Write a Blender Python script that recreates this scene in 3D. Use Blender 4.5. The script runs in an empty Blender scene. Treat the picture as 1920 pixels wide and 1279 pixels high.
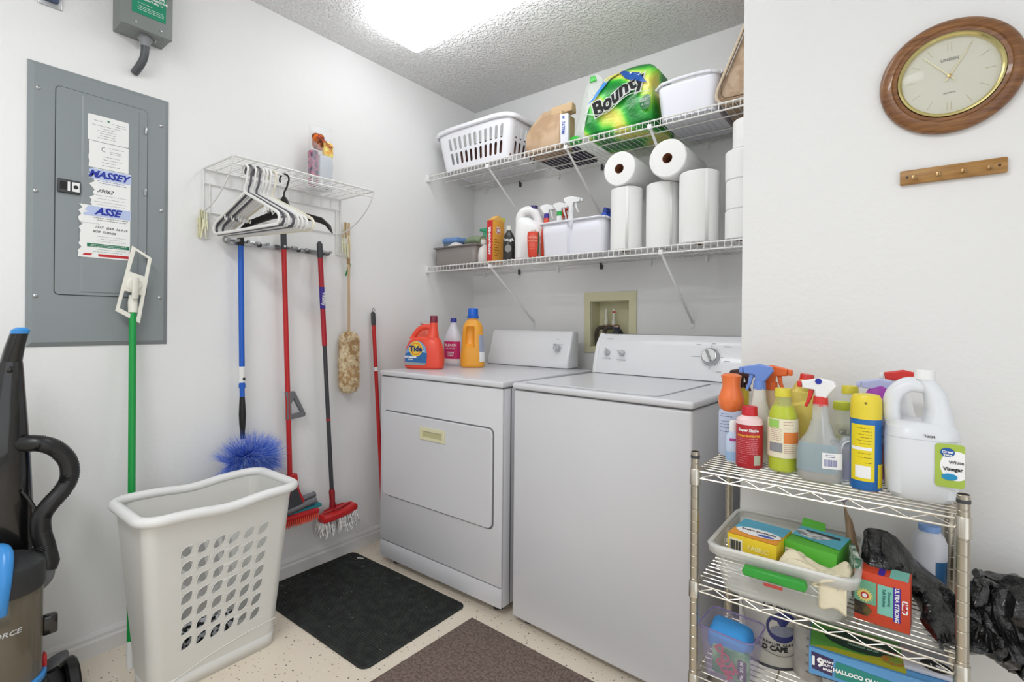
import bpy, bmesh, math, random
from mathutils import Vector, Matrix, noise

random.seed(7)
S = bpy.context.scene
COL = S.collection
PI = math.pi

# ------------------------------------------------------------ camera, light, exposure
cam_d = bpy.data.cameras.new('camera')
cam = bpy.data.objects.new('camera', cam_d)
COL.objects.link(cam)
cam_d.sensor_width = 36.0
cam_d.lens = 36.0 * 943.05 / 1920
cam_d.shift_y = -31.2 / 1920
cam_d.clip_start = 0.02
cam.rotation_mode = 'XYZ'
cam.matrix_world = (Matrix.Translation((2.1619, -2.3902, 1.136)) @ Matrix.Rotation(0.6585, 4, 'Z')
                    @ Matrix.Rotation(PI / 2, 4, 'X') @ Matrix.Rotation(0.009, 4, 'Z'))
S.camera = cam

world = bpy.data.worlds.new('world')
S.world = world
world.use_nodes = True
world.node_tree.nodes['Background'].inputs[0].default_value = (0.95, 0.97, 1.0, 1)
world.node_tree.nodes['Background'].inputs[1].default_value = 0.15

S.view_settings.view_transform = 'Standard'
S.view_settings.look = 'None'
S.view_settings.gamma = 1.0
S.view_settings.use_curve_mapping = False
S.view_settings.exposure = 0.03
FIXTURE_STRENGTH = 3.0
SIDE_FILL = 12.0
EDGE = 3.2
REAR_FILL = 22.0

def area(name, loc, rot, sx, sy, power, col=(1, 1, 1)):
    l = bpy.data.lights.new(name, 'AREA')
    l.shape = 'RECTANGLE'; l.size = sx; l.size_y = sy; l.energy = power; l.color = col
    o = bpy.data.objects.new(name, l); COL.objects.link(o)
    o.location = loc; o.rotation_euler = rot
    return o
# added fill light, out of frame, set in an opening made for it
area('side_fill_light', (2.99, -2.35, 1.15), (PI / 2, 0, PI / 2), 1.5, 2.1, SIDE_FILL, (0.96, 0.98, 1.0))

# ------------------------------------------------------------ materials
def lin(h):
    h = h.lstrip('#')
    c = [int(h[i:i + 2], 16) / 255 for i in (0, 2, 4)]
    return tuple((x / 12.92 if x <= .04045 else ((x + .055) / 1.055) ** 2.4) for x in c) + (1,)
MATS = {}
def mat(name, col, rough=.5, metal=0, alpha=1, emit=0, coat=0, trans=0, spec=None, bump=None, sss=0):
    if name in MATS: return MATS[name]
    m = bpy.data.materials.new(name); m.use_nodes = True
    b = m.node_tree.nodes['Principled BSDF']
    c = lin(col) if isinstance(col, str) else tuple(col) + (1,)
    b.inputs['Base Color'].default_value = c
    b.inputs['Roughness'].default_value = rough
    b.inputs['Metallic'].default_value = metal
    b.inputs['Alpha'].default_value = alpha
    b.inputs['Coat Weight'].default_value = coat
    b.inputs['Transmission Weight'].default_value = trans
    if spec is not None: b.inputs['Specular IOR Level'].default_value = spec
    if emit:
        b.inputs['Emission Color'].default_value = c
        b.inputs['Emission Strength'].default_value = emit
    if bump:
        nt = m.node_tree
        tc = nt.nodes.new('ShaderNodeTexCoord'); n = nt.nodes.new('ShaderNodeTexNoise')
        n.inputs['Scale'].default_value = bump[0]; n.inputs['Detail'].default_value = 3
        bp = nt.nodes.new('ShaderNodeBump'); bp.inputs['Strength'].default_value = bump[1]
        bp.inputs['Distance'].default_value = bump[2] if len(bump) > 2 else .002
        nt.links.new(tc.outputs['Object'], n.inputs['Vector'])
        nt.links.new(n.outputs['Fac'], bp.inputs['Height'])
        nt.links.new(bp.outputs['Normal'], b.inputs['Normal'])
    MATS[name] = m
    return m
def two_tone(m, c1, c2, scale, lo=.4, hi=.6, kind='noise', stretch=None, detail=4):
    """colour variation that belongs to the surface itself"""
    nt = m.node_tree; b = nt.nodes['Principled BSDF']
    tc = nt.nodes.new('ShaderNodeTexCoord'); mp = nt.nodes.new('ShaderNodeMapping')
    if stretch: mp.inputs['Scale'].default_value = stretch
    nt.links.new(tc.outputs['Object'], mp.inputs['Vector'])
    if kind == 'noise':
        n = nt.nodes.new('ShaderNodeTexNoise'); n.inputs['Detail'].default_value = detail; out = n.outputs['Fac']
    else:
        n = nt.nodes.new('ShaderNodeTexVoronoi'); out = n.outputs['Distance']
    n.inputs['Scale'].default_value = scale
    nt.links.new(mp.outputs[0], n.inputs['Vector'])
    r = nt.nodes.new('ShaderNodeValToRGB')
    r.color_ramp.elements[0].position = lo; r.color_ramp.elements[0].color = lin(c1)
    r.color_ramp.elements[1].position = hi; r.color_ramp.elements[1].color = lin(c2)
    nt.links.new(out, r.inputs[0]); nt.links.new(r.outputs[0], b.inputs['Base Color'])
    return m

WALL = mat('wall_paint', '#eeeeed', .75, bump=(55, .35, .003))
def ceiling_mat():
    m = mat('popcorn_ceiling', '#f5f5f4', .95)
    nt = m.node_tree; b = nt.nodes['Principled BSDF']
    tc = nt.nodes.new('ShaderNodeTexCoord')
    n = nt.nodes.new('ShaderNodeTexNoise'); n.inputs['Scale'].default_value = 75; n.inputs['Detail'].default_value = 2
    r = nt.nodes.new('ShaderNodeValToRGB'); r.color_ramp.elements[0].position = .42; r.color_ramp.elements[1].position = .62
    bp = nt.nodes.new('ShaderNodeBump'); bp.inputs['Strength'].default_value = 1; bp.inputs['Distance'].default_value = .006
    nt.links.new(tc.outputs['Object'], n.inputs['Vector']); nt.links.new(n.outputs['Fac'], r.inputs[0])
    nt.links.new(r.outputs[0], bp.inputs['Height']); nt.links.new(bp.outputs[0], b.inputs['Normal'])
    return m
CEIL = ceiling_mat()
def floor_mat():
    m = mat('speckled_epoxy', '#d9ccba', .38)
    nt = m.node_tree; b = nt.nodes['Principled BSDF']
    tc = nt.nodes.new('ShaderNodeTexCoord')
    def flecks(scale, hi, thr):
        v = nt.nodes.new('ShaderNodeTexVoronoi'); v.inputs['Scale'].default_value = scale
        nt.links.new(tc.outputs['Object'], v.inputs['Vector'])
        a = nt.nodes.new('ShaderNodeMath'); a.operation = 'LESS_THAN'; a.inputs[1].default_value = hi
        nt.links.new(v.outputs['Distance'], a.inputs[0])
        s = nt.nodes.new('ShaderNodeSeparateColor'); nt.links.new(v.outputs['Color'], s.inputs[0])
        t = nt.nodes.new('ShaderNodeMath'); t.operation = 'LESS_THAN'; t.inputs[1].default_value = thr
        nt.links.new(s.outputs[0], t.inputs[0])
        k = nt.nodes.new('ShaderNodeMath'); k.operation = 'MULTIPLY'
        nt.links.new(a.outputs[0], k.inputs[0]); nt.links.new(t.outputs[0], k.inputs[1])
        return k.outputs[0]
    def mix(fac, base, col):
        x = nt.nodes.new('ShaderNodeMix'); x.data_type = 'RGBA'
        nt.links.new(fac, x.inputs['Factor'])
        if isinstance(base, tuple): x.inputs['A'].default_value = base
        else: nt.links.new(base, x.inputs['A'])
        x.inputs['B'].default_value = col
        return x.outputs['Result']
    n = nt.nodes.new('ShaderNodeTexNoise'); n.inputs['Scale'].default_value = 5
    nt.links.new(tc.outputs['Object'], n.inputs['Vector'])
    c = mix(n.outputs['Fac'], lin('#eadfce'), lin('#e2d5c2'))
    c = mix(flecks(95, .22, .25), c, lin('#8a7561'))
    c = mix(flecks(70, .2, .12), c, lin('#453d38'))
    c = mix(flecks(120, .25, .15), c, lin('#f0eade'))
    nt.links.new(c, b.inputs['Base Color'])
    return m
FLOOR = floor_mat()
ENAMEL = mat('white_enamel', '#dbdbdf', .32, coat=.2)
WHITEP = mat('white_plastic', '#eeeeee', .38)
COOLWH = mat('cool_white_plastic', '#e6e6ee', .4)
HAMPER = mat('hamper_plastic', '#e0dfda', .42)
WIREW = mat('white_coated_wire', '#e8e7e4', .35)
CHROME = mat('chrome_wire', '#d8d4cb', .22, 1)
STEEL = mat('steel', '#b9bbbd', .3, 1)
BLACKP = mat('black_plastic', '#161616', .32)
DARKP = mat('dark_grey_plastic', '#3b3c40', .45)
GREYP = mat('grey_plastic', '#6d6e72', .45)
PANELG = mat('grey_panel_paint', '#8b9294', .42)
PANELD = mat('grey_box_paint', '#7f8583', .45)
BLUEP = mat('blue_plastic', '#1c5fc4', .35)
SKYB = mat('sky_blue_plastic', '#3a8fd8', .3)
REDP = mat('red_plastic', '#c01f22', .35)
DREDP = mat('dark_red_plastic', '#8e1720', .35)
ORANGER = mat('orange_red_plastic', '#e8402a', .32)
GREENP = mat('green_plastic', '#0f9a44', .35)
CREAM = mat('cream_plastic', '#dcd8b4', .5)
PAPERW = mat('white_paper', '#eeeeec', .7)
INK = mat('black_ink', '#222222', .6)
GINK = mat('grey_ink', '#8b8f94', .6)
WINK = mat('white_ink', '#f4f4f4', .6)
BINK = mat('blue_ink', '#1d2f9c', .6)
GRINK = mat('green_ink', '#16764f', .6)
RINK = mat('red_ink', '#c2282c', .6)
GOLD = mat('brass', '#c9a864', .25, 1)
TISSUE = mat('tissue_paper', '#f1f1ef', .9, bump=(160, .4, .0015))
CARDB = mat('brown_cardboard', '#6b3f22', .8)

# ------------------------------------------------------------ mesh builder
class MB:
    def __init__(s): s.v = []; s.f = []
    def add(s, vs, fs):
        n = len(s.v); s.v += [tuple(p) for p in vs]; s.f += [tuple(i + n for i in f) for f in fs]; return s
    def box(s, x0, x1, y0, y1, z0, z1, r=0, seg=2):
        if r <= 0:
            v = [(x, y, z) for x in (x0, x1) for y in (y0, y1) for z in (z0, z1)]
            return s.add(v, [(0, 1, 3, 2), (4, 6, 7, 5), (0, 4, 5, 1), (2, 3, 7, 6), (0, 2, 6, 4), (1, 5, 7, 3)])
        bm = bmesh.new(); bmesh.ops.create_cube(bm, size=1)
        for v in bm.verts:
            v.co = Vector(((x0 + x1) / 2 + v.co.x * (x1 - x0), (y0 + y1) / 2 + v.co.y * (y1 - y0), (z0 + z1) / 2 + v.co.z * (z1 - z0)))
        r = min(r, .49 * min(x1 - x0, y1 - y0, z1 - z0))
        bmesh.ops.bevel(bm, geom=bm.edges[:], offset=r, segments=seg, profile=.5, affect='EDGES')
        return s.bm(bm)
    def bm(s, bm):
        bm.verts.ensure_lookup_table(); bm.verts.index_update()
        s.add([v.co[:] for v in bm.verts], [[v.index for v in f.verts] for f in bm.faces]); bm.free(); return s
    def tube(s, pts, r, n=8, closed=False, caps=True, flat=1.0):
        P = [Vector(p) for p in pts]; m = len(P)
        rs = r if isinstance(r, (list, tuple)) else [r] * m
        T = []
        for i in range(m):
            a = P[i - 1] if (i > 0 or closed) else P[0]; b = P[(i + 1) % m] if (i < m - 1 or closed) else P[-1]
            t = (b - a); T.append(t.normalized() if t.length > 1e-9 else Vector((0, 0, 1)))
        u = T[0].orthogonal().normalized()
        if abs(T[0].z) < .95:
            u = T[0].cross(Vector((0, 0, 1))).normalized()
        vs = []
        for i in range(m):
            u = (u - T[i] * u.dot(T[i])).normalized(); w = T[i].cross(u)
            for k in range(n):
                a = 2 * PI * k / n
                vs.append(P[i] + (u * math.cos(a) + w * math.sin(a) * flat) * rs[i])
        fs = []
        for i in range(m if closed else m - 1):
            j = (i + 1) % m
            for k in range(n):
                q = (k + 1) % n; fs.append((i * n + k, i * n + q, j * n + q, j * n + k))
        if caps and not closed:
            fs.append(tuple(range(n))[::-1]); fs.append(tuple((m - 1) * n + k for k in range(n)))
        return s.add(vs, fs)
    def lathe(s, prof, n=28, c=(0, 0, 0), axis='z', sx=1, sy=1, cap=True):
        vs = []; fs = []; m = len(prof)
        for (r, z) in prof:
            for k in range(n):
                a = 2 * PI * k / n; x, y = r * math.cos(a) * sx, r * math.sin(a) * sy
                p = (x, y, z) if axis == 'z' else ((z, x, y) if axis == 'x' else (x, -z, y))
                vs.append((c[0] + p[0], c[1] + p[1], c[2] + p[2]))
        for i in range(m - 1):
            for k in range(n):
                q = (k + 1) % n; fs.append((i * n + k, i * n + q, (i + 1) * n + q, (i + 1) * n + k))
        if cap and prof[0][0] > 1e-6: fs.append(tuple(range(n))[::-1])
        if cap and prof[-1][0] > 1e-6: fs.append(tuple((m - 1) * n + k for k in range(n)))
        return s.add(vs, fs)
    def loft(s, rings, cap0=True, cap1=True):
        n = len(rings[0]); vs = [p for r in rings for p in r]; fs = []
        for i in range(len(rings) - 1):
            for k in range(n):
                q = (k + 1) % n; fs.append((i * n + k, i * n + q, (i + 1) * n + q, (i + 1) * n + k))
        if cap0: fs.append(tuple(range(n))[::-1])
        if cap1: fs.append(tuple((len(rings) - 1) * n + k for k in range(n)))
        return s.add(vs, fs)
    def grid(s, nu, nv, fn):
        vs = [fn(i / nu, j / nv) for i in range(nu + 1) for j in range(nv + 1)]
        return s.add(vs, [(i * (nv + 1) + j, (i + 1) * (nv + 1) + j, (i + 1) * (nv + 1) + j + 1, i * (nv + 1) + j + 1) for i in range(nu) for j in range(nv)])
    def merge(s, o, fn=None):
        return s.add([fn(*p) for p in o.v] if fn else o.v, o.f)
    def xf(s, M):
        s.v = [tuple(M @ Vector(p)) for p in s.v]; return s
    def wob(s, amp, freq, seed=0, z=True):
        out = []
        for p in s.v:
            q = Vector(p) * freq + Vector((seed * 7.3, seed * 3.1, seed))
            d = noise.noise_vector(q) * amp
            out.append((p[0] + d.x, p[1] + d.y, p[2] + (d.z if z else 0)))
        s.v = out; return s

def ring(hw, hd, z, p=2.0, n=32, cx=0, cy=0):
    out = []
    for k in range(n):
        a = 2 * PI * k / n; c, q = math.cos(a), math.sin(a)
        out.append((cx + hw * math.copysign(abs(c) ** (2 / p), c), cy + hd * math.copysign(abs(q) ** (2 / p), q), z))
    return out
def rrect(x0, x1, y0, y1, z, r, k=5):
    out = []
    for (cx, cy, a0) in ((x1 - r, y1 - r, 0), (x0 + r, y1 - r, PI / 2), (x0 + r, y0 + r, PI), (x1 - r, y0 + r, 1.5 * PI)):
        for i in range(k + 1):
            a = a0 + PI / 2 * i / k; out.append((cx + r * math.cos(a), cy + r * math.sin(a), z))
    return out
def smooth_pts(pts, k=6, closed=False):
    P = [Vector(p) for p in pts]; n = len(P); out = []
    for i in range(n if closed else n - 1):
        g = lambda j: P[j % n] if closed else P[max(0, min(n - 1, j))]
        a, b, c, d = g(i - 1), g(i), g(i + 1), g(i + 2)
        for t in range(k):
            t /= k
            out.append(.5 * ((2 * b) + (c - a) * t + (2 * a - 5 * b + 4 * c - d) * t * t + (3 * b - a - 3 * c + d) * t ** 3))
    if not closed: out.append(P[-1])
    return out

def curve_mesh(cu):
    o = bpy.data.objects.new('tmp', cu); COL.objects.link(o)
    dg = bpy.context.evaluated_depsgraph_get()
    m = o.evaluated_get(dg).to_mesh()
    mb = MB(); mb.add([v.co[:] for v in m.vertices], [tuple(p.vertices) for p in m.polygons])
    o.evaluated_get(dg).to_mesh_clear()
    bpy.data.objects.remove(o); bpy.data.curves.remove(cu)
    return mb
def inset(ol, d):
    """move a closed 2D outline inwards by d"""
    n = len(ol); A = sum(ol[i][0] * ol[(i + 1) % n][1] - ol[(i + 1) % n][0] * ol[i][1] for i in range(n)); s_ = 1 if A > 0 else -1; out = []
    for i in range(n):
        a, b, c = Vector(ol[i - 1][:2]), Vector(ol[i][:2]), Vector(ol[(i + 1) % n][:2])
        e1, e2 = b - a, c - b
        if e1.length < 1e-7 or e2.length < 1e-7: out.append(tuple(b)); continue
        n1 = Vector((-e1.y, e1.x)).normalized() * s_; n2 = Vector((-e2.y, e2.x)).normalized() * s_
        m = n1 + n2; k = m.length_squared
        out.append(tuple(b + m * (2 * d / max(k, .8))))
    return out
def plate(outlines, depth, bevel=0, res=2):
    """2D outlines in x,z (later ones are holes), thickness along y, centred"""
    if bevel: outlines = [inset(outlines[0], bevel)] + [inset(o, -bevel) for o in outlines[1:]]
    cu = bpy.data.curves.new('tmp', 'CURVE'); cu.dimensions = '2D'; cu.fill_mode = 'BOTH'
    cu.extrude = max(depth / 2 - bevel, .00005); cu.bevel_depth = bevel; cu.bevel_resolution = res
    for ol in outlines:
        sp = cu.splines.new('POLY'); sp.points.add(len(ol) - 1)
        for i, p in enumerate(ol): sp.points[i].co = (p[0], p[-1] if len(p) > 1 else 0, 0, 1)
        sp.use_cyclic_u = True
    mb = curve_mesh(cu)
    mb.v = [(x, -z, y) for x, y, z in mb.v]
    return mb
def text(s, size, x=0, y=0, z=0, bold=0, shear=0, fn=None, ext=.0003, align='CENTER', sx=1, rot=0, sp=1):
    """lettering standing in the x,z plane, facing -y; fn maps (u, v, out) to a point"""
    cu = bpy.data.curves.new('tmp', 'FONT'); cu.body = s; cu.size = size; cu.align_x = align; cu.align_y = 'CENTER'
    cu.extrude = ext; cu.offset = bold; cu.shear = shear; cu.resolution_u = 2; cu.space_character = sp
    mb = curve_mesh(cu)
    out = []
    cr, sr = math.cos(rot), math.sin(rot)
    for u, v, w in mb.v:
        u *= sx; u, v = u * cr - v * sr, u * sr + v * cr
        out.append(fn(u + x, v + z, w + ext) if fn else (x + u, y - w - ext, z + v))
    mb.v = out
    return mb

# ------------------------------------------------------------ objects
RM = {}
def obj(name, mb, m, parent=None, smooth=True, ang=38, world=False, label=None, kind=None, solid=0, sub=0, weld=0):
    me = bpy.data.meshes.new(name)
    vs = mb.v
    if world and parent is not None:
        I = RM[root_of(parent)].inverted(); vs = [tuple(I @ Vector(p)) for p in vs]
    me.from_pydata(vs, [], mb.f); me.update()
    bm = bmesh.new(); bm.from_mesh(me)
    if weld: bmesh.ops.remove_doubles(bm, verts=bm.verts, dist=weld)
    bmesh.ops.recalc_face_normals(bm, faces=bm.faces); bm.to_mesh(me); bm.free()
    if smooth:
        me.polygons.foreach_set('use_smooth', [True] * len(me.polygons)); me.set_sharp_from_angle(angle=math.radians(ang))
    me.materials.append(m)
    o = bpy.data.objects.new(name, me); COL.objects.link(o)
    if parent is not None: o.parent = parent
    if label: o['label'] = label
    if kind: o['kind'] = kind
    if solid:
        md = o.modifiers.new('thickness', 'SOLIDIFY'); md.thickness = solid; md.offset = 0
    if weld:
        md = o.modifiers.new('weighted', 'WEIGHTED_NORMAL'); md.keep_sharp = True; md.weight = 90
    if sub:
        md = o.modifiers.new('smooth', 'SUBSURF'); md.levels = sub; md.render_levels = sub
    return o
def root_of(o):
    while o.parent is not None: o = o.parent
    return o.name
def thing(name, label, cat, loc=(0, 0, 0), rz=0, group=None, rx=0, ry=0):
    o = bpy.data.objects.new(name, None); COL.objects.link(o)
    o.empty_display_size = .05
    o.location = loc; o.rotation_euler = (rx, ry, rz); o['label'] = label; o['category'] = cat
    if group: o['group'] = group
    RM[o.name] = Matrix.Translation(loc) @ Matrix.Rotation(rz, 4, 'Z') @ Matrix.Rotation(ry, 4, 'Y') @ Matrix.Rotation(rx, 4, 'X')
    return o
def tag(o, label, cat, group=None):
    o['label'] = label; o['category'] = cat
    if group: o['group'] = group
    return o
def struct(name, mb, m, **k): return obj(name, mb, m, kind='structure', **k)
def dup(root, loc=None, rz=None, label=None):
    r = root.copy(); COL.objects.link(r)
    if loc is not None: r.location = loc
    if rz is not None: r.rotation_euler[2] = rz
    if label: r['label'] = label
    for ch in list(root.children):
        c = ch.copy(); COL.objects.link(c); c.parent = r
        for g in ch.children:
            d = g.copy(); COL.objects.link(d); d.parent = c
    return r

# ------------------------------------------------------------ room shell
H = 2.4828
XR = 1.8224; YR = -.9462
struct('floor', MB().box(-.12, 3.0, -3.5, .12, -.1, 0), FLOOR, smooth=False)
struct('ceiling', MB().box(-.12, 3.0, -3.5, .12, H, H + .1), CEIL, smooth=False)
struct('wall_left', MB().box(-.12, 0, -3.5, .12, 0, H), WALL, smooth=False)
wb = MB()
OX0, OX1, OZ0, OZ1 = .845, 1.068, 1.02, 1.265
wb.box(0, OX0, 0, .12, 0, H); wb.box(OX1, XR, 0, .12, 0, H); wb.box(OX0, OX1, 0, .12, 0, OZ0); wb.box(OX0, OX1, 0, .12, OZ1, H)
wb.box(OX0, OX1, .115, .12, OZ0, OZ1)
struct('wall_back', wb, WALL, smooth=False)
struct('wall_right', MB().box(XR, 3.0, YR, .12, 0, H, .004, 2), WALL)
struct('wall_far_right', MB().box(2.9, 3.0, -3.5, -3.15, 0, H).box(2.9, 3.0, -1.55, YR, 0, H).box(2.9, 3.0, -3.15, -1.55, 2.25, H), WALL, smooth=False)  # unseen wall; its opening is added to let the side fill in
struct('wall_front', MB().box(0, 2.9, -3.4, -3.3, 0, H), WALL, smooth=False)
TRIMM = mat('trim_paint', '#e4e3e2', .45)
bb = MB(); prof = [(0, 0), (.013, 0), (.013, .048), (.009, .056), (.009, .066), (.004, .078), (0, .078)]
bb.add([(x, y, z) for y in (-3.3, 0) for x, z in prof], [(i, i + 1, i + 8, i + 7) for i in range(6)] + [tuple(range(7)), tuple(range(7, 14))])
struct('baseboard_left', bb, TRIMM, smooth=False)
struct('baseboard_back', MB().box(.014, XR, -.012, 0, 0, .075), TRIMM, smooth=False)

# ceiling light: wrap-around fluorescent fixture
t = thing('ceiling_light', 'long white fluorescent light fixture with glowing wraparound cover on the textured ceiling', 'light', (.945, -.92, H))
LENS = mat('glowing_diffuser', '#fafcff', .4, emit=FIXTURE_STRENGTH)
obj('fixture_base', MB().box(-.60, .60, -.11, .11, -.022, -.001, .003), WHITEP, t)
LENSS = mat('bright_diffuser_edge', '#fafcff', .4, emit=FIXTURE_STRENGTH * EDGE)  # sides glow stronger than the bottom, raised to brighten the ceiling
def lring(z, sx, sy): return rrect(-sx, sx, -sy, sy, z, .012, 3)
obj('diffuser_side', MB().loft([lring(-.02, .615, .137), lring(-.045, .615, .137), lring(-.072, .60, .122), lring(-.0785, .585, .105)], False, False), LENSS, t)
obj('diffuser', MB().add(lring(-.0785, .585, .105), [tuple(range(16))]), LENS, t)
# added fill light without a fixture, under the ceiling behind the camera
area('rear_fill_light', (1.45, -2.75, H - .03), (0, 0, 0), 1.2, .3, REAR_FILL, (0.96, 0.98, 1.0))

# ============================================================ LEFT WALL
# frame of things on the left wall: local x = along the wall (world +y), local -y = out of the wall
def lw(name, label, cat, y, z, group=None): return thing(name, label, cat, (0, y, z), PI / 2, group)

# --- breaker panel
t = lw('breaker_panel', 'tall grey electrical breaker panel with service stickers set in the left wall', 'electrical panel', -1.888, 1.052)
PW, PH = .382, .899
c = MB()
def pr(w0, w1, y): return [(-w0, y, w1 - PH / 2), (w0, y, w1 - PH / 2), (w0, y, 0), (-w0, y, 0)]
def prect(hw, z0, z1, y): return [(-hw, y, z0), (hw, y, z0), (hw, y, z1), (-hw, y, z1)]
c.loft([prect(PW / 2, 0, PH, -.0008), prect(PW / 2, 0, PH, -.003), prect(PW / 2 - .014, .014, PH - .014, -.012)])
obj('cover', c, PANELG, t, smooth=False)
DX0, DX1, DZ0, DZ1 = -.125, .122, .168, .838
def outline_r(x0, x1, z0, z1, r, k=4): return [(a, b) for a, b, _ in rrect(x0, x1, z0, z1, 0, r, k)]
g = plate([outline_r(DX0 - .002, DX1 + .002, DZ0 - .002, DZ1 + .002, .014)], .0006)
obj('door_gap', g.xf(Matrix.Translation((0, -.0122, 0))), mat('dark_gap', '#3c4142', .8), t, smooth=False)
d = obj('door', plate([outline_r(DX0, DX1, DZ0, DZ1, .012)], .003, .0008).xf(Matrix.Translation((0, -.0142, 0))), PANELG, t)
fold = MB().add([(-.062, -.0160, DZ0 + .012), (.098, -.0160, DZ0 + .012), (.098, -.0160, DZ1 - .012), (-.062, -.0160, DZ1 - .012),
                 (-.057, -.0185, DZ0 + .012), (.094, -.0185, DZ0 + .012), (.094, -.0185, DZ1 - .012), (-.057, -.0185, DZ1 - .012)],
                [(4, 5, 6, 7), (0, 1, 5, 4), (1, 2, 6, 5), (2, 3, 7, 6), (3, 0, 4, 7)])
obj('raised_field', fold, PANELG, d, smooth=False)
la = obj('latch', MB().box(-.122, -.064, -.024, -.0150, .497, .541, .003), DARKP, t, label='dark grey door latch with rating label')
obj('latch_slot', MB().box(-.116, -.100, -.0246, -.0235, .507, .532), BLACKP, la, smooth=False)
obj('latch_label', MB().box(-.086, -.067, -.0248, -.0235, .504, .534).box(-.097, -.091, -.0248, -.0235, .504, .534), PAPERW, la, smooth=False)
lm = MB().lathe([(.0062, 0), (.0062, .0004)], 16, (-.0765, -.0252, .519), 'y')
obj('latch_mark', lm, INK, la)
for i, zz in enumerate((.765, .545, .32)):
    obj('hinge', MB().box(.113, .1195, -.021, -.0145, zz - .012, zz + .012, .001), STEEL, d)
for sx, sz in ((-.168, .815), (-.172, .49), (-.170, .16), (.165, .80), (.168, .49), (.165, .17)):
    sc = MB().lathe([(.0062, .0), (.0062, .0015), (.004, .0035), (.0001, .004)], 12, (sx, -.0125, sz), 'y')
    obj('screw', sc, STEEL, t)
# stickers on the raised field (local x from the photo: 0 = panel centre)
SY = -.0187
def torn(x0, x1, z0, z1, seed, amp=.010, n=9, side='l'):
    rr = random.Random(seed); pts = [(x1, z0), (x1, z1)]
    for i in range(n + 1):
        z = z1 + (z0 - z1) * i / n; pts.append((x0 + (rr.random() * amp if side == 'l' else 0), z))
    return pts
def printed(nm, outl, y, m, par): return obj(nm, plate([outl], .0004).xf(Matrix.Translation((0, y, 0))), m, par, smooth=False)
def print_lines(rows, y, m, par, nm='printed_lines', h=.0014):
    mb = MB()
    for (x0, x1, z) in rows:
        x = x0; rr = random.Random(int(z * 1e5))
        while x < x1 - .002:
            w = min(.003 + rr.random() * .008, x1 - x); mb.box(x, x + w, y - .0003, y, z - h / 2, z + h / 2); x += w + .0016
    return obj(nm, mb, m, par, smooth=False)
st = printed('sticker', outline_r(-.046, .066, .688, .775, .004), SY, PAPERW, t)
print_lines([(-.03, -.005, .757), (.02, .055, .757), (.03, .058, .750), (-.035, .045, .742), (-.012, .03, .733), (-.02, .03, .725), (-.014, .028, .717), (-.014, .03, .709), (-.02, .03, .701)], SY - .0004, GINK, st)
obj('sticker_mark', MB().add([(.004, SY - .0006, .760), (.014, SY - .0006, .760), (.009, SY - .0006, .766)], [(0, 1, 2)]), GRINK, st)
st = printed('sticker', torn(-.044, .066, .598, .686, 3, .004), SY - .0002, PAPERW, t)
mb = MB()
for k in range(20):
    a0 = PI * .4 + k / 20 * PI * 1.2; a1 = a0 + .2
    mb.add([(-.002 + r * math.cos(a), SY - .0007, .664 + r * math.sin(a)) for r in (.006, .008) for a in (a0, a1)], [(0, 1, 3, 2)])
obj('sticker_emblem', mb, GINK, st)
print_lines([(.012, .052, .672), (.014, .046, .660), (.014, .046, .654), (-.004, .04, .640), (-.004, .046, .630), (-.008, .03, .620), (-.008, .04, .610)], SY - .0006, GINK, st)
st = printed('sticker', torn(-.042, .072, .470, .596, 5, .016, 14), SY - .0004, PAPERW, t)
printed('header_band', torn(-.046, .074, .560, .594, 9, .014, 7), SY - .0010, mat('pale_blue_paper', '#b9c6e6', .7), st)
obj('lettering', text('MASSEY', .031, .010, SY - .0014, .576, bold=.0012, shear=.35), BINK, st, smooth=False)
print_lines([(-.02, .055, .556), (-.015, .06, .549)], SY - .0008, BINK, st)
obj('handwriting', text('39062', .017, .0, SY - .0008, .522, bold=.0001, shear=.5, rot=-.05), INK, st, smooth=False)
print_lines([(-.025, .06, .507), (-.02, .055, .496), (-.028, .06, .485), (-.02, .058, .476)], SY - .0008, GINK, st, h=.0009)
st = printed('sticker', torn(-.070, .072, .295, .470, 8, .012, 16), SY - .0006, PAPERW, t)
printed('header_band', torn(-.060, .074, .435, .468, 19, .02, 8), SY - .0012, mat('pale_blue_paper', '#b9c6e6', .7), st)
obj('lettering', text('ASSE', .032, .008, SY - .0016, .452, bold=.0013, shear=.35), BINK, st, smooth=False)
print_lines([(-.03, .066, .430), (-.02, .06, .423)], SY - .0010, INK, st)
obj('handwriting', text('1337   BAR. 34.9.19', .011, .018, SY - .0010, .398, shear=.4, rot=-.04).merge(text('BOB  TURNER', .010, .0, SY - .0010, .383, shear=.4, rot=-.04)), INK, st, smooth=False)
print_lines([(-.062, -.01, .410), (-.02, .06, .368), (-.01, .05, .360), (-.02, .06, .352)], SY - .0010, GINK, st, h=.0009)
printed('green_band', [(-.046, .331), (.070, .331), (.070, .343), (-.046, .343)], SY - .0010, GRINK, st)
print_lines([(-.035, .062, .339), (-.038, .06, .334)], SY - .0015, WINK, st, h=.001)
print_lines([(-.02, .06, .324), (-.03, .05, .316)], SY - .0010, GRINK, st, h=.0009)
printed('red_band', [(-.016, .300), (.068, .300), (.068, .309), (-.016, .309)], SY - .0010, RINK, st)
printed('red_band', [(-.058, .302), (-.036, .302), (-.032, .309), (-.052, .309)], SY - .0010, RINK, st)

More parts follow.
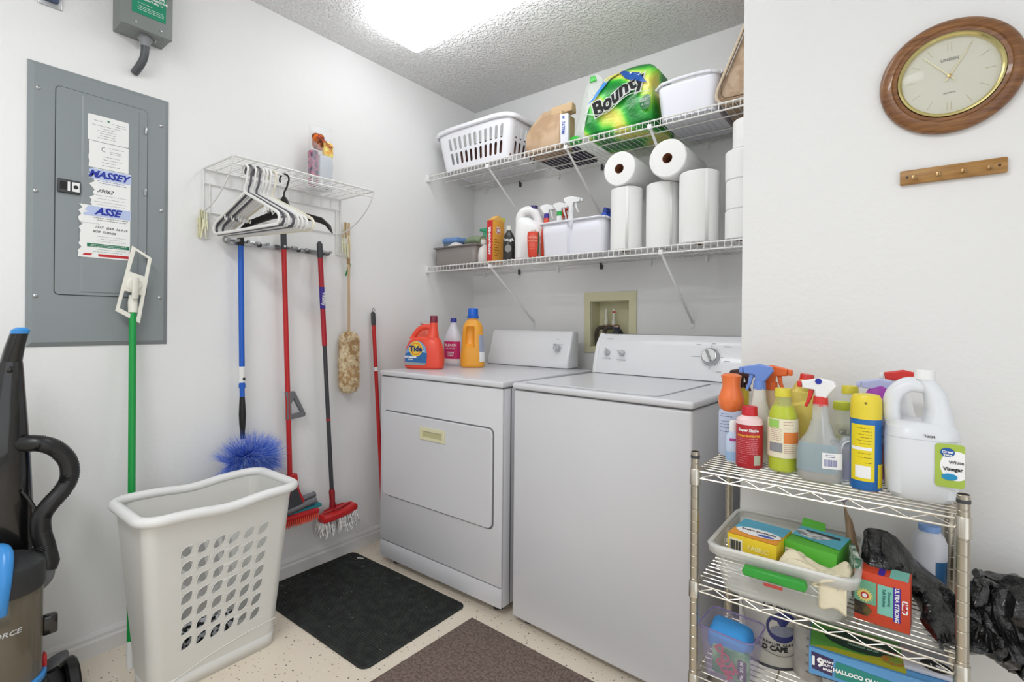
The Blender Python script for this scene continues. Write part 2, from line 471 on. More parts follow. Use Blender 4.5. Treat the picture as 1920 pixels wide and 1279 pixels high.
# --- surge protector box above the panel
t = lw('surge_box', 'small grey metal box with green label and short grey conduit above the breaker panel', 'electrical box', -1.793, 2.135)
obj('enclosure', MB().box(-.073, .073, -.078, -.001, 0, .26, .002), PANELD, t)
obj('lid', MB().box(-.0745, .0745, -.102, -.0785, -.001, .26, .002), PANELD, t)
lb = obj('label', MB().box(-.046, .053, -.1030, -.1025, .048, .26), mat('teal_label', '#128a66', .5), t, smooth=False, label='green label with white print')
for i, (s_, z_, sz) in enumerate((('DEFENDER', .128, .017), ('SURGE CONNECTOR', .114, .0105), ('PRODUCT NO. 14', .103, .009))):
    obj('lettering', text(s_, sz, .008, -.1032, z_, bold=.0003), WINK, lb, smooth=False)
print_lines([(-.04, .046, .150), (-.04, .04, .158), (-.03, .012, .086), (-.03, .046, .076), (-.03, .046, .070), (-.03, .046, .064)], -.1032, WINK, lb, h=.0012)
obj('lamp', MB().lathe([(.007, 0), (.006, .003), (.0001, .005)], 14, (.060, -.102, .155), 'y'), mat('green_lamp', '#1f9d78', .3), t)
for x_ in (-.035, .038): obj('screw', MB().lathe([(.0045, 0), (.004, .002), (.0001, .003)], 10, (x_, -.102, .018), 'y'), STEEL, t)
obj('conduit_nut', MB().lathe([(.020, .0), (.022, -.006), (.022, -.012), (.017, -.018), (.015, -.034), (.0145, -.036)], 20, (.006, -.055, 0)), mat('nut_grey', '#8d8f92', .35), t)
obj('conduit', MB().tube(smooth_pts([(.006, -.055, -.02), (.006, -.055, -.045), (.004, -.048, -.075), (-.003, -.03, -.10), (-.010, -.004, -.118)]), .0125, 14), mat('conduit_grey', '#55575b', .4), t)
obj('bottom_screw', MB().lathe([(.005, 0), (.004, -.004)], 10, (.038, -.05, 0)), STEEL, t)
t = lw('wall_outlet_cover', 'small grey metal device cover cut off at the top left corner of the wall', 'electrical cover', -2.028, 2.138)
obj('plate', MB().box(-.029, .029, -.006, -.001, 0, .075, .002), STEEL, t)
obj('device', MB().box(-.022, .020, -.024, -.0065, .014, .07, .004), mat('slate_blue', '#4a5878', .4), t)
obj('switch_tab', MB().box(-.008, .012, -.030, -.0245, .020, .040, .002), DARKP, t)

# --- wire garment shelf
RY0, RY1, RZ, RD = -1.578, -.972, 1.733, .268
t = thing('wire_garment_rack', 'white wire garment shelf mounted on the left wall above the broom holder', 'wall rack', (0, RY0, RZ))
def L(*p): return [(x, y - RY0, z - RZ) for x, y, z in p]
fr = MB()
fr.tube(L((.006, RY0, RZ), (RD - .01, RY0, RZ), (RD, RY0 + .008, RZ), (RD, RY1 - .008, RZ), (RD - .01, RY1, RZ), (.006, RY1, RZ)), .0035, 6)
fr.tube(L((.006, RY0, RZ), (.006, RY1, RZ)), .003, 6)
fr.tube(L((RD, RY0 + .005, RZ - .028), (RD, RY1 - .005, RZ - .028)), .003, 6)
obj('frame', fr, WIREW, t)
bg = MB()
bg.tube(L((.006, RY0, RZ - .005), (.006, RY0, RZ - .27)), .003, 6); bg.tube(L((.006, RY0 + .022, RZ - .055), (.006, RY0 + .022, RZ - .27)), .003, 6)
bg.tube(L((.006, RY1, RZ - .005), (.006, RY1, RZ - .27)), .003, 6); bg.tube(L((.006, RY1 - .022, RZ - .055), (.006, RY1 - .022, RZ - .27)), .003, 6)
bg.tube(L((.006, RY0, RZ - .055), (.006, RY1, RZ - .055)), .003, 6)
bg.tube(L((.006, RY0, RZ - .168), (.006, RY1, RZ - .168)), .003, 6)
bg.tube(L((.006, RY0, RZ - .27), (.006, RY0 + .022, RZ - .27)), .003, 6); bg.tube(L((.006, RY1, RZ - .27), (.006, RY1 - .022, RZ - .27)), .003, 6)
for k in range(1, 12): bg.tube(L((.006, RY0 + (RY1 - RY0) * k / 12, RZ), (.006, RY0 + (RY1 - RY0) * k / 12, RZ - .055)), .0018, 5)
obj('back_grid', bg, WIREW, t)
sw = MB()
for k in range(1, 11): sw.tube(L((RD * k / 11, RY0 + .002, RZ + .003), (RD * k / 11, RY1 - .002, RZ + .003)), .0016, 5)
for k in range(1, 14): sw.tube(L((.006, RY0 + (RY1 - RY0) * k / 14, RZ), (RD, RY0 + (RY1 - RY0) * k / 14, RZ), (RD, RY0 + (RY1 - RY0) * k / 14, RZ - .028)), .0016, 5)
obj('shelf_wires', sw, WIREW, t, kind='stuff')
for yy in (RY0, RY1):
    obj('brace', MB().tube(smooth_pts(L((RD, yy, RZ - .002), (.235, yy, RZ - .055), (.175, yy, RZ - .105), (.09, yy, RZ - .148), (.006, yy, RZ - .168))), .003, 6), WIREW, t)

# --- clothes hangers on the front rail
def hanger_parts(root, m, wide=.42, clips=False):
    r = .0042; w = wide / 2
    hook = [(math.cos(a) * .021, 0, .012 - .0 + math.sin(a) * .021) for a in [PI * 1.12 - PI * 1.32 * i / 12 for i in range(13)]]
    hook = [(x, y, z - .012) for x, y, z in hook] + [(.012, 0, -.045), (.0, 0, -.062), (0, 0, -.085)]
    hk = MB().tube(smooth_pts(hook, 3), r * .95, 7)
    obj('hook', hk, m, root)
    pts = [(0, 0, -.083), (.02, 0, -.09), (w * .86, 0, -.165), (w * .985, 0, -.183), (w, 0, -.2), (w * .95, 0, -.212), (w * .8, 0, -.215), (-w * .8, 0, -.215), (-w * .95, 0, -.212), (-w, 0, -.2), (-w * .985, 0, -.183), (-w * .86, 0, -.165), (-.02, 0, -.09)]
    b = MB().tube(smooth_pts(pts, 3, True), r, 7, True, flat=1.35)
    for s_ in (-1, 1): b.tube([(s_ * w * .62, 0, -.149), (s_ * w * .62, 0, -.162), (s_ * (w * .62 - .01), 0, -.168), (s_ * (w * .62 - .014), 0, -.158)], .0025, 6)
    obj('shoulder_bar', b, m, root)
HGW = mat('hanger_white', '#ecebe8', .35); HGG = mat('hanger_grey', '#5b5a60', .35)
HG = [(-1.540, 0.100, HGW, 'white plastic clothes hanger at the front of the hanger row, farthest left'), (-1.526, 0.115, HGG, 'dark grey plastic clothes hanger second in the row, just behind the front white one'),
      (-1.512, 0.130, HGW, 'white plastic hanger squeezed between the two dark grey hangers'), (-1.497, 0.145, HGG, 'second dark grey plastic hanger, behind three others in the row'),
      (-1.483, 0.160, HGW, 'white plastic hanger directly behind the second dark grey hanger'), (-1.470, 0.175, HGW, 'white plastic hanger in the middle of the rear white hangers'),
      (-1.456, 0.190, HGW, 'white plastic hanger second from the back, next to the ivory one')]
for i, (y, a, m, lb_) in enumerate(HG):
    if i in (0, 1):
        h = thing('clothes_hanger', lb_, 'hanger', (RD, y, RZ - .028 - .016), a, 'clothes hangers on the wire garment rack'); hanger_parts(h, m)
        if i == 0: h0 = h
        else: h1 = h
    else:
        h = dup(h0 if m is HGW else h1, (RD, y, RZ - .044), a, lb_)
h = thing('clothes_hanger', 'ivory plastic hanger swung outward at the back of the white hangers', 'hanger', (RD, -1.438, RZ - .044), .235, 'clothes hangers on the wire garment rack')
hanger_parts(h, mat('ivory_plastic', '#e9e3cf', .4))
t = thing('coat_hanger', 'black plastic suit hanger with broad curved ends and swivel hook', 'hanger', (RD, -1.392, RZ - .044), .40, 'clothes hangers on the wire garment rack')
hook = [(math.cos(a) * .021, 0, math.sin(a) * .021) for a in [PI * 1.15 - PI * 1.35 * i / 12 for i in range(13)]] + [(.012, 0, -.03), (.0, 0, -.05), (0, 0, -.07)]
obj('hook', MB().tube(smooth_pts(hook, 3), .0035, 7), BLACKP, t)
ol = [(0, -.062), (.012, -.075), (.03, -.115), (.10, -.135), (.17, -.155), (.205, -.185), (.212, -.212), (.203, -.205), (.185, -.185), (.15, -.172), (.05, -.150), (0, -.146)]
ol = ol + [(-x, z) for x, z in ol[-2:0:-1]]
obj('shoulder_bar', plate([ol, [(-.015, -.11), (.015, -.11), (.022, -.128), (-.022, -.128)]], .012, .002), BLACKP, t)

# --- clothespins hanging at the rack's ends
PEG = mat('ivory_peg', '#dfdcba', .5)
def peg(nm, label, loc, rz, rx, m, group=None):
    t = thing(nm, label, 'clothespin', loc, rz, group, rx=rx)
    for s_ in (-1, 1):
        o = [(s_ * .002, 0), (s_ * .0055, -.002), (s_ * .0065, -.035), (s_ * .011, -.075), (s_ * .007, -.076), (s_ * .0015, -.036)]
        obj('jaw', plate([o], .009, .0008), m, t)
    obj('spring', MB().tube([(math.cos(a) * .004, -.006 + .012 * k / 24, -.036 + math.sin(a) * .004) for k, a in enumerate([k * PI / 4 for k in range(25)])], .0009, 5), STEEL, t)
    return t
for i, (dy, dz, rx, rz_) in enumerate(((0, 0, .1, .6), (.010, -.006, -.12, 1.2), (-.008, -.030, .05, .2), (.006, -.036, -.05, 1.0))):
    peg('clothespin', ('cream clothespin clipped at the left brace end, highest of its bunch', 'cream clothespin in the left bunch, behind the highest one', 'cream clothespin hanging low and left in the left bunch', 'cream clothespin hanging lowest in the left bunch')[i],
        (.020 + .012 * (i % 2), RY0 - .012 + dy, RZ - .165 + dz), rz_, rx, PEG, 'clothespins at the left end of the wire rack')
for i, (dy, dz, rx, rz_) in enumerate(((0, .055, .08, 1.6), (.012, -.008, .10, .9), (-.012, -.022, -.10, 1.4), (.002, -.046, .03, .5))):
    peg('clothespin', ('wooden-coloured clothespin standing up above the right brace end', 'ivory clothespin right of the duster stick top', 'ivory clothespin left of the duster stick top', 'ivory clothespin hanging lowest in the right bunch')[i],
        (.030 + .012 * (i % 2), RY1 + .012 + dy, RZ - .165 + dz), rz_, rx, mat('wood_peg', '#cdb68c', .6) if i == 0 else PEG, 'clothespins at the right end of the wire rack')
peg('clothespin', 'green plastic clothespin gripping the duster stick', (.040, -.942, 1.425), 1.2, .65, GREENP)

# --- bag of sponges on the rack
t = thing('sponge_bag', 'clear plastic bag of bright sponges and white cloth standing on the wire rack', 'bag', (.075, -1.125, RZ + .006), PI / 2)
CLEAR = mat('clear_bag', '#f0f2f4', .12, alpha=.22)
bgm = MB().loft([ring(.060 - .012 * abs(z / .25 - .3), .036 - .1 * z * z * 2.4, z, 2.6, 20) for z in (0, .03, .07, .11, .15, .19)] + [ring(.055, .010, .24, 3, 20), ring(.06, .003, .285, 3, 20)]).wob(.008, 22, 2)
obj('plastic_film', bgm, CLEAR, t)
obj('white_cloth', MB().box(-.020, .046, -.034, .004, .004, .150, .008, 2).wob(.004, 40, 1), mat('pale_cloth', '#c9ced6', .9), t, label='folded pale grey cloth')
obj('sponge', MB().box(-.045, .012, -.026, .004, .172, .245, .014, 3).wob(.005, 45, 4), two_tone(mat('sponge_orange', '#c8551e', .8), '#5a2c12', '#e5701d', 60), t, label='orange and brown sponge')
obj('sponge', MB().box(.0, .050, -.033, -.008, .145, .215, .014, 3).wob(.005, 45, 5), two_tone(mat('sponge_yellow', '#f2dc68', .8), '#f1a04a', '#f6ea8a', 55), t, label='yellow sponge')
obj('scouring_pad', MB().box(-.055, -.018, -.02, .012, .006, .165, .01, 3).wob(.006, 40, 6), two_tone(mat('pad_purple', '#7a6a86', .8), '#55506b', '#d36f8e', 70), t, label='purple and pink scouring pad')
obj('bag_print', text('SPONGE', .022, 0, -.040, .205, bold=.0005, rot=-.5), mat('dark_red_ink', '#8a1e22', .6), t, smooth=False)

# --- broom and mop holder rail
t = thing('broom_holder', 'chrome broom holder rail with spring clamps below the wire rack', 'tool holder', (0, -1.49, 1.462))
def LH(*p): return [(x, y + 1.49, z) for x, y, z in p]
obj('rail', MB().box(.001, .012, 0, .45, -.011, .011, .003), STEEL, t)
for k, yy in enumerate((.045, .125, .235, .30, .42)):
    c = MB()
    for s_ in (-1, 1): c.tube(smooth_pts([(.012, yy + s_ * .006, 0), (.03, yy + s_ * .022, .002), (.05, yy + s_ * .016, .002), (.058, yy + s_ * .021, .002)]), .004, 6, flat=1.6)
    obj('clamp', c, STEEL, t)
    obj('clamp_base', MB().lathe([(.010, .012), (.010, .019), (.006, .022)], 14, (0, yy, 0), 'x'), DARKP, t)
obj('end_ring', MB().tube([(.016, -.006 + .012 * math.cos(a), .004 + .012 * math.sin(a)) for a in [2 * PI * k / 14 for k in range(14)]], .004, 7, True), STEEL, t)
obj('end_knob', MB().lathe([(.006, .0), (.009, .01), (.009, .016), (.003, .02)], 12, (.005, .445, 0), 'x'), DARKP, t)

def pole(mb_pts, r, n=14): return MB().tube(mb_pts, r, n)
def lerp(a, b, t_): return tuple(a[i] + (b[i] - a[i]) * t_ for i in range(3))
# --- blue cobweb duster
A, B = (.040, -1.452, 1.49), (.045, -1.440, .70)
t = thing('cobweb_duster', 'blue extension pole duster with round blue bristle head hanging behind the hamper', 'duster', (0, -1.45, .55))
def W(nm, mb, m, par, **k): return obj(nm, mb, m, par, world=True, **k)
def zl(A, B, z): return lerp(A, B, (z - A[2]) / (B[2] - A[2]))
W('hang_grip', pole([A, zl(A, B, 1.445)], .0125), BLACKP, t)
W('pole', pole([zl(A, B, 1.445), zl(A, B, .878)], .0105), BLUEP, t)
W('joint', pole([zl(A, B, .885), zl(A, B, .868)], .0125), BLUEP, t)
W('lower_pole', pole([zl(A, B, .868), zl(A, B, .83)], .0095), BLUEP, t)
lb = W('label', pole([zl(A, B, .955), zl(A, B, .890)], .0112), PAPERW, t, label='white label on the blue pole')
W('label_mark', MB().lathe([(.006, 0), (.006, .0004)], 12, (0, 0, 0), 'y').xf(Matrix.Translation((.0565, -1.441, .905)) @ Matrix.Rotation(PI / 2, 4, 'Z')), INK, lb)
W('ferrule', MB().tube([zl(A, B, z) for z in (.832, .80, .76, .72, .69, .66)], [.0095, .0115, .0135, .012, .009, .010], 14), BLACKP, t)
rr = random.Random(3); br = MB(); br2 = MB()
cx, cy, cz = .090, -1.432, .590
for k in range(4600):
    # bristles fan out from a bent core
    s_ = rr.uniform(-1, 1); cp = Vector((cx, cy + s_ * .062, cz + .012 - .03 * s_ * s_))
    a = rr.uniform(0, 2 * PI); e = rr.uniform(-1, 1)
    dv = Vector((math.cos(a), s_ * 1.1 + e * .7, math.sin(a))).normalized()
    if dv.x < -.35: continue
    Ln = (.098 + .022 * rr.random()) * (1 - .25 * abs(dv.x))
    p1 = cp + dv * .012; p2 = cp + dv * Ln + Vector((0, 0, -.004))
    w = dv.cross(Vector((rr.random(), rr.random(), rr.random()))).normalized() * .0010
    tgt = br if rr.random() < .55 else br2
    w2 = dv.cross(w).normalized() * .0010
    tgt.add([p1 + w, p1 - w, p1 + w2, p2], [(0, 1, 3), (1, 2, 3), (2, 0, 3)])
W('bristles', br, mat('bristle_blue', '#3a70e6', .6), t, smooth=False, kind='stuff')
W('pale_bristle_tips', br2, mat('bristle_pale', '#a9c2f8', .6), t, smooth=False, kind='stuff')
W('core', MB().tube(smooth_pts([(cx, cy + s_ * .055, cz + .012 - .03 * s_ * s_) for s_ in (-1, -.5, 0, .5, 1)]), .014, 10), mat('core_blue', '#1b3f96', .6), t)

# --- red mop with grey D grip and red brush head
A, B = (.042, -1.275, 1.53), (.042, -1.233, .40)
t = thing('scrub_mop', 'red pole roller mop with grey triangular lever grip beside the blue duster', 'mop', (0, -1.25, .3))
W('hang_grip', pole([A, zl(A, B, 1.452)], .0125), DARKP, t)
W('pole', pole([zl(A, B, 1.452), zl(A, B, .40)], .0105), REDP, t)
c_ = zl(A, B, .757)
g = plate([[(-.014, .075), (.026, .075), (.078, -.03), (.074, -.042), (-.008, -.048), (-.008, .03)], [(.022, .045), (.058, -.022), (.012, -.026), (.010, .02)]], .02, .003)
g.xf(Matrix.Translation(c_) @ Matrix.Rotation(PI / 2, 4, 'Z'))
W('lever_grip', g, GREYP, t, label='grey triangular lever grip')
b0 = zl(A, B, .42)
g = plate([[(-.016, .09), (.016, .09), (.026, .02), (.058, -.05), (.058, -.085), (-.045, -.095), (-.03, -.02)]], .034, .004)
W('head_shroud', g.xf(Matrix.Translation((.050, -1.230, .380)) @ Matrix.Rotation(PI / 2, 4, 'Z')), REDP, t)
g = plate([[(-.012, .025), (.012, .025), (.038, -.045), (.038, -.07), (-.035, -.078)]], .012, .002)
W('head_insert', g.xf(Matrix.Translation((.074, -1.232, .382)) @ Matrix.Rotation(PI / 2, 4, 'Z')), DARKP, t)
for zz, xx in ((.350, .045), (.332, .072)):
    W('squeeze_roller', MB().tube([(xx, -1.30, zz - .02), (xx, -1.118 - .01 * (xx > .05), zz + .002)], .013, 14), GREYP, t)
W('sponge', MB().box(.03, .075, -1.31, -1.098, .296, .312, .005).xf(Matrix.Translation((0, 0, 0))), mat('teal_sponge', '#2b8894', .9), t)
W('brush_back', MB().box(.060, .098, -1.33, -1.125, .282, .300, .004), REDP, t)
mb = MB()
for k in range(22):
    for j in range(3): mb.tube([(.068 + j * .012, -1.325 + k * .0093, .283), (.070 + j * .014, -1.325 + k * .0093, .254)], [.0032, .0022], 5)
W('brush_bristles', mb, mat('orange_bristle', '#e2452b', .5), t, kind='stuff')

# --- string mop
A, B = (.055, -1.112, 1.507), (.060, -1.036, .285)
t = thing('string_mop', 'dark red and grey pole mop with red head and white cotton strings', 'mop', (0, -1.04, .2))
W('hang_grip', MB().tube([zl(A, B, z) for z in (1.507, 1.495, 1.455, 1.432)], [.006, .013, .013, .012], 12), DARKP, t)
W('upper_pole', pole([zl(A, B, 1.434), zl(A, B, 1.03)], .0115), mat('crimson_pole', '#b01a2c', .35), t)
lb = W('label', pole([zl(A, B, 1.30), zl(A, B, 1.20)], .0121), mat('violet_label', '#3a2291', .4), t, label='violet label on the red pole')
W('lettering', text('Vitality', .022, 0, 0, 0, bold=.0006).xf(Matrix.Translation(Vector(zl(A, B, 1.245)) + Vector((.0124, 0, 0))) @ Matrix.Rotation(PI / 2, 4, 'Z') @ Matrix.Rotation(PI / 2, 4, 'Y')), WINK, lb, smooth=False)
W('lower_pole', pole([zl(A, B, 1.03), zl(A, B, .33)], .0095), DARKP, t)
W('joint_ring', pole([zl(A, B, .69), zl(A, B, .682)], .0105), REDP, t)
W('socket', MB().tube([zl(A, B, z) for z in (.36, .345, .30, .272)], [.010, .014, .0125, .016], 12), DREDP, t)
hd = [(-.088, -.045), (-.05, -.055), (.05, -.055), (.088, -.045), (.090, 0), (.025, .035), (-.025, .035), (-.090, 0)]
hm = MB(); HC = Vector((.080, -1.032, .270))
def hp(u, w, z, s_=1): return (HC.x - w * s_, HC.y + u * s_, HC.z + z + u * .10)
hm.loft([[hp(u, w, -.028, .97) for u, w in hd], [hp(u, w, -.02) for u, w in hd], [hp(u, w, -.006) for u, w in hd], [hp(u, w, .002, .92) for u, w in hd]])
W('mop_head', hm, REDP, t, smooth=False)
W('head_rib', MB().tube([hp(-.07, -.01, .003), hp(0, -.03, .008), hp(.07, -.01, .003)], .004, 6).tube([hp(-.05, .015, .003), hp(.05, .015, .003)], .003, 6), DREDP, t)
mb = MB(); rr = random.Random(11)
for k in range(190):
    u = rr.uniform(-.084, .084); w = rr.uniform(-.05, .03); z0 = -.026
    l = rr.uniform(.045, .075); dx = u * .12 + rr.uniform(-.008, .008)
    p = [hp(u, w, z0), hp(u + dx * .3, w * 1.1 + rr.uniform(-.006, .006), z0 - l * .35), hp(u + dx * .7, w * 1.15 + rr.uniform(-.008, .008), z0 - l * .7), hp(u + dx, w * 1.2 + rr.uniform(-.01, .01), z0 - l)]
    p = [(max(.006, x), y, z) for x, y, z in p]
    mb.tube(smooth_pts(p, 2), .0030, 5)
W('cotton_strings', mb, two_tone(mat('cotton', '#dedbd6', .95), '#c4c2c0', '#eceae6', 90), t, kind='stuff')

# --- lambswool duster
t = thing('wool_duster', 'cream lambswool duster on a thin wooden stick hanging under the rack', 'duster', (.045, -.945, .80))
W('stick', pole([(.040, -.948, 1.62), (.042, -.944, 1.08)], .0058, 10), mat('pale_wood', '#c9ab86', .6), t)
W('stick_end', pole([(.040, -.948, 1.455), (.040, -.948, 1.42)], .0075, 10), mat('brown_tape', '#a07a4c', .6), t)
WOOL = two_tone(mat('lambswool', '#d9c29b', 1), '#b8966a', '#e8d8b8', 38)
wl = MB().lathe([(.001, 1.098), (.022, 1.092), (.040, 1.075), (.046, 1.03), (.046, .95), (.047, .88), (.044, .83), (.032, .806), (.012, .798), (.001, .797)], 26, (.047, -.945, 0), sx=.95)
wl.wob(.004, 55, 3)
W('wool_core', wl, WOOL, t)
rr = random.Random(5); tf = MB()
for k in range(2600):
    z = rr.uniform(.80, 1.09); a = rr.uniform(0, 2 * PI); r_ = .044 * min(1, math.sqrt(max(.05, (1.1 - z) / .04))) * min(1, math.sqrt(max(.05, (z - .79) / .04)))
    c0 = Vector((.047, -.945, z)); d_ = Vector((math.cos(a), math.sin(a), rr.uniform(-.9, .3))).normalized()
    if c0.x + d_.x * r_ < .004: continue
    p = c0 + Vector((math.cos(a), math.sin(a), 0)) * r_ * .93
    w = d_.cross(Vector((0, 0, 1))).normalized() * .0028
    tf.add([p + w, p - w, p + Vector((0, 0, .004)), p + d_ * rr.uniform(.009, .015)], [(0, 1, 3), (1, 2, 3), (2, 0, 3)])
W('wool_tufts', tf, WOOL, t, smooth=False, kind='stuff')

# --- red pole between wall and dryer
A, B = (.03, -.795, 1.195), (.075, -.745, .0)
t = thing('red_broom', 'red pole with black hanging grip standing between the left wall and the dryer', 'broom', (.075, -.745, 0))
W('hang_grip', MB().tube([zl(A, B, z) for z in (1.195, 1.185, 1.13, 1.125)], [.005, .0115, .0115, .010], 12), DARKP, t)
W('hang_loop', MB().tube([(.034, -.795 + .008 * math.cos(a), 1.197 + .014 * math.sin(a)) for a in [PI * k / 8 for k in range(9)]], .003, 6), STEEL, t)
W('pole', pole([zl(A, B, 1.125), zl(A, B, .06)], .0095), REDP, t)
W('foot_socket', MB().tube([zl(A, B, .06), zl(A, B, .001)], [.012, .014], 12), DARKP, t)
W('pole_sticker', pole([zl(A, B, .912), zl(A, B, .892)], .0100), PAPERW, t)

# --- green pole with white flat mop frame, standing on its handle
A, B = (.040, -1.812, 1.215), (.175, -1.846, .0)
t = thing('flat_mop', 'green pole flat mop with white swivel frame on top leaning against the breaker panel', 'mop', (.175, -1.846, 0))
W('handle_tip', MB().tube([B, zl(A, B, .05), zl(A, B, .085)], [.010, .0125, .011], 12), WHITEP, t)
W('pole', pole([zl(A, B, .085), zl(A, B, 1.185)], .0108), GREENP, t)
W('pole_label', pole([zl(A, B, .185), zl(A, B, .225)], .0113), mat('lime_label', '#8cae3a', .5), t)
FR = mat('mop_frame_white', '#ebe9de', .4)
W('socket', MB().tube([zl(A, B, z) for z in (1.165, 1.20, 1.225)], [.0135, .0145, .011], 14), FR, t)
W('swivel', MB().lathe([(.018, -.012), (.024, -.006), (.024, .006), (.018, .012)], 20, (0, 0, 0), 'y').xf(Matrix.Translation((.050, -1.812, 1.262)) @ Matrix.Rotation(PI / 2, 4, 'Z')), FR, t)
o = [(-.006, .135), (.052, .098), (.018, -.135), (-.052, -.092)]
h1 = [(.004, .119), (.041, .095), (.031, .030), (-.013, .045)]
h2 = [(-.040, -.082), (-.027, -.022), (.021, -.036), (.009, -.113)]
fr_ = plate([o, h1, h2], .006, .0015).xf(Matrix.Translation((.050, -1.812, 1.262)) @ Matrix.Rotation(PI / 2, 4, 'Z'))
W('mop_frame', fr_, FR, t, label='white perforated swivel frame')
W('swivel_arm', MB().tube([(.062, -1.812, 1.215), (.068, -1.812, 1.245), (.068, -1.812, 1.285)], .009, 10, flat=1.4), FR, t)

# ============================================================ FLOOR: mats, hamper, vacuum
t = thing('ribbed_mat', 'black ribbed rubber mat with rounded corners in front of the dryer', 'mat', (.024, -1.385, 0))
MATB = two_tone(mat('black_rubber', '#262826', .85), '#1f2120', '#2d302e', 30)
obj('mat_base', MB().loft([rrect(0, .762, 0, .49, .0005, .03, 6), rrect(0, .762, 0, .49, .005, .03, 6), rrect(.004, .758, .004, .486, .0065, .028, 6)]), MATB, t)
mb = MB()
for k in range(46): mb.box(.012, .750, .012 + k * .0102, .012 + k * .0102 + .005, .0062, .0085)
obj('ribs', mb, MATB, t, smooth=False, kind='stuff')
mb = MB(); rr = random.Random(2)
for k in range(60):
    x, y, a, l = rr.uniform(.03, .73), rr.uniform(.03, .46), rr.uniform(0, PI), rr.uniform(.0015, .006)
    mb.add([(x + math.cos(a) * l, y + math.sin(a) * l, .0090), (x - math.cos(a) * l, y - math.sin(a) * l, .0090), (x - math.cos(a) * l, y - math.sin(a) * l + .0012, .0090), (x + math.cos(a) * l, y + math.sin(a) * l + .0012, .0090)], [(0, 1, 2, 3)])
obj('lint', mb, mat('lint', '#a9a9a6', .9), t, smooth=False, kind='stuff')
obj('thread_scrap', MB().tube([(.085, .452, .0105), (.10, .462, .011), (.115, .468, .0105)], .002, 5), PAPERW, t)
t = thing('carpet_mat', 'brown low pile carpet mat with plain edge in front of the washer', 'mat', (.862, -.945, 0), -.035)
BRM = two_tone(mat('brown_carpet', '#75645c', .95, bump=(300, .8, .003)), '#66554e', '#84746b', 120, detail=6)
obj('pile', MB().box(.008, .86, -.60, -.008, .001, .0095, .003), BRM, t)
obj('binding', MB().box(0, .868, -.608, 0, .0004, .006, .002), mat('brown_edge', '#6a5a50', .8), t)

# ------------- laundry hamper
def wall_panel(P00, P10, P01, P11, W_, Hh, holes):
    """flat side wall with real cut-outs; P00 lower left .. P11 upper right"""
    pl = plate([[(0, 0), (W_, 0), (W_, Hh), (0, Hh)]] + holes, .0001)
    a, b, c, d = map(Vector, (P00, P10, P01, P11)); out = MB()
    # keep only one face layer
    vs = []; 
    for x, y, z in pl.v:
        u, v = x / W_, z / Hh
        vs.append(tuple((a * (1 - u) + b * u) * (1 - v) + (c * (1 - u) + d * u) * v))
    fs = [f for f in pl.f if len(f) == 3 and all(pl.v[i][1] < 0 for i in f)]
    if not fs: fs = [f for f in pl.f if all(pl.v[i][1] < 0 for i in f)]
    return out.add(vs, fs)
def body_with_panels(rb, rt, z0, z1, zp0, zp1, r, holes_fb, holes_s, bottom=True, k=5):
    """rb, rt = (x0,x1,y0,y1) at z0 and z1; the four flats between zp0 and zp1 get holes"""
    def R(z):
        f = (z - z0) / (z1 - z0); return [rb[i] + (rt[i] - rb[i]) * f for i in range(4)]
    mb = MB()
    zs = [z0, zp0, zp1, z1]; rings = [rrect(*R(z), z, r, k) for z in zs]
    n = len(rings[0]); vs = [p for q in rings for p in q]; fs = []
    for i in range(3):
        for j in range(n):
            if i == 1 and j % (k + 1) == k: continue
            q = (j + 1) % n; fs.append((i * n + j, i * n + q, (i + 1) * n + q, (i + 1) * n + j))
    if bottom: fs.append(tuple(range(n)))
    mb.add(vs, fs)
    a, b = rings[1], rings[2]
    for s_, hl in ((0, holes_fb), (1, holes_s), (2, holes_fb), (3, holes_s)):
        j = s_ * (k + 1) + k; q = (j + 1) % n
        W_ = (Vector(b[q]) - Vector(b[j])).length; Hh = zp1 - zp0
        mb.merge(wall_panel(a[j], a[q], b[j], b[q], W_, Hh, hl(W_, Hh)))
    return mb
def leaf(cx, cz, l, w, ang, n=7):
    up = [(-l + 2 * l * i / n, w * math.sin(PI * i / n) ** .8) for i in range(n + 1)]
    pts = up + [(x, -z) for x, z in up[-2:0:-1]]
    ca, sa = math.cos(ang), math.sin(ang)
    return [(cx + x * ca - z * sa, cz + x * sa + z * ca) for x, z in pts]
def slot(cx, cz, w, h, n=4):
    o = []
    for i in range(n + 1): a = PI * i / n; o.append((cx + w / 2 * math.cos(a), cz + h / 2 - w / 2 + w / 2 * math.sin(a)))
    for i in range(n + 1): a = PI + PI * i / n; o.append((cx + w / 2 * math.cos(a), cz - h / 2 + w / 2 + w / 2 * math.sin(a)))
    return o
t = thing('laundry_hamper', 'tall narrow white plastic laundry hamper with leaf shaped holes beside the black mat', 'hamper', (.33, -1.68, 0))
RB = (-.075, .088, -.185, .195); RT = (-.130, .150, -.222, .222)
def leaves(W_, Hh):
    # long sides: 6 columns by 7 rows of leaves
    return [leaf(W_ * (.195 + .127 * i), Hh * (.09 + .1365 * j), .0250, .0145, .84) for i in range(6) for j in range(7)] if W_ > .3 else []
hb = body_with_panels(RB, RT, .045, .555, .115, .475, .035, leaves, leaves)
obj('basket_body', hb, HAMPER, t, solid=.0028, ang=30, weld=.0002)
sk = MB(); 
sk.loft([rrect(-.072, .085, -.182, .192, 0, .03), rrect(-.075, .088, -.185, .195, .046, .034)], False, False)
obj('foot_skirt', sk, HAMPER, t, solid=.003)
pts = []
for (x, y, z) in rrect(-.140, .160, -.228, .236, .562, .055, 7):
    sag = .010 * math.exp(-((y) / .09) ** 2) if abs(x) > .12 else 0
    pts.append((x, y, z - sag))
P2 = []
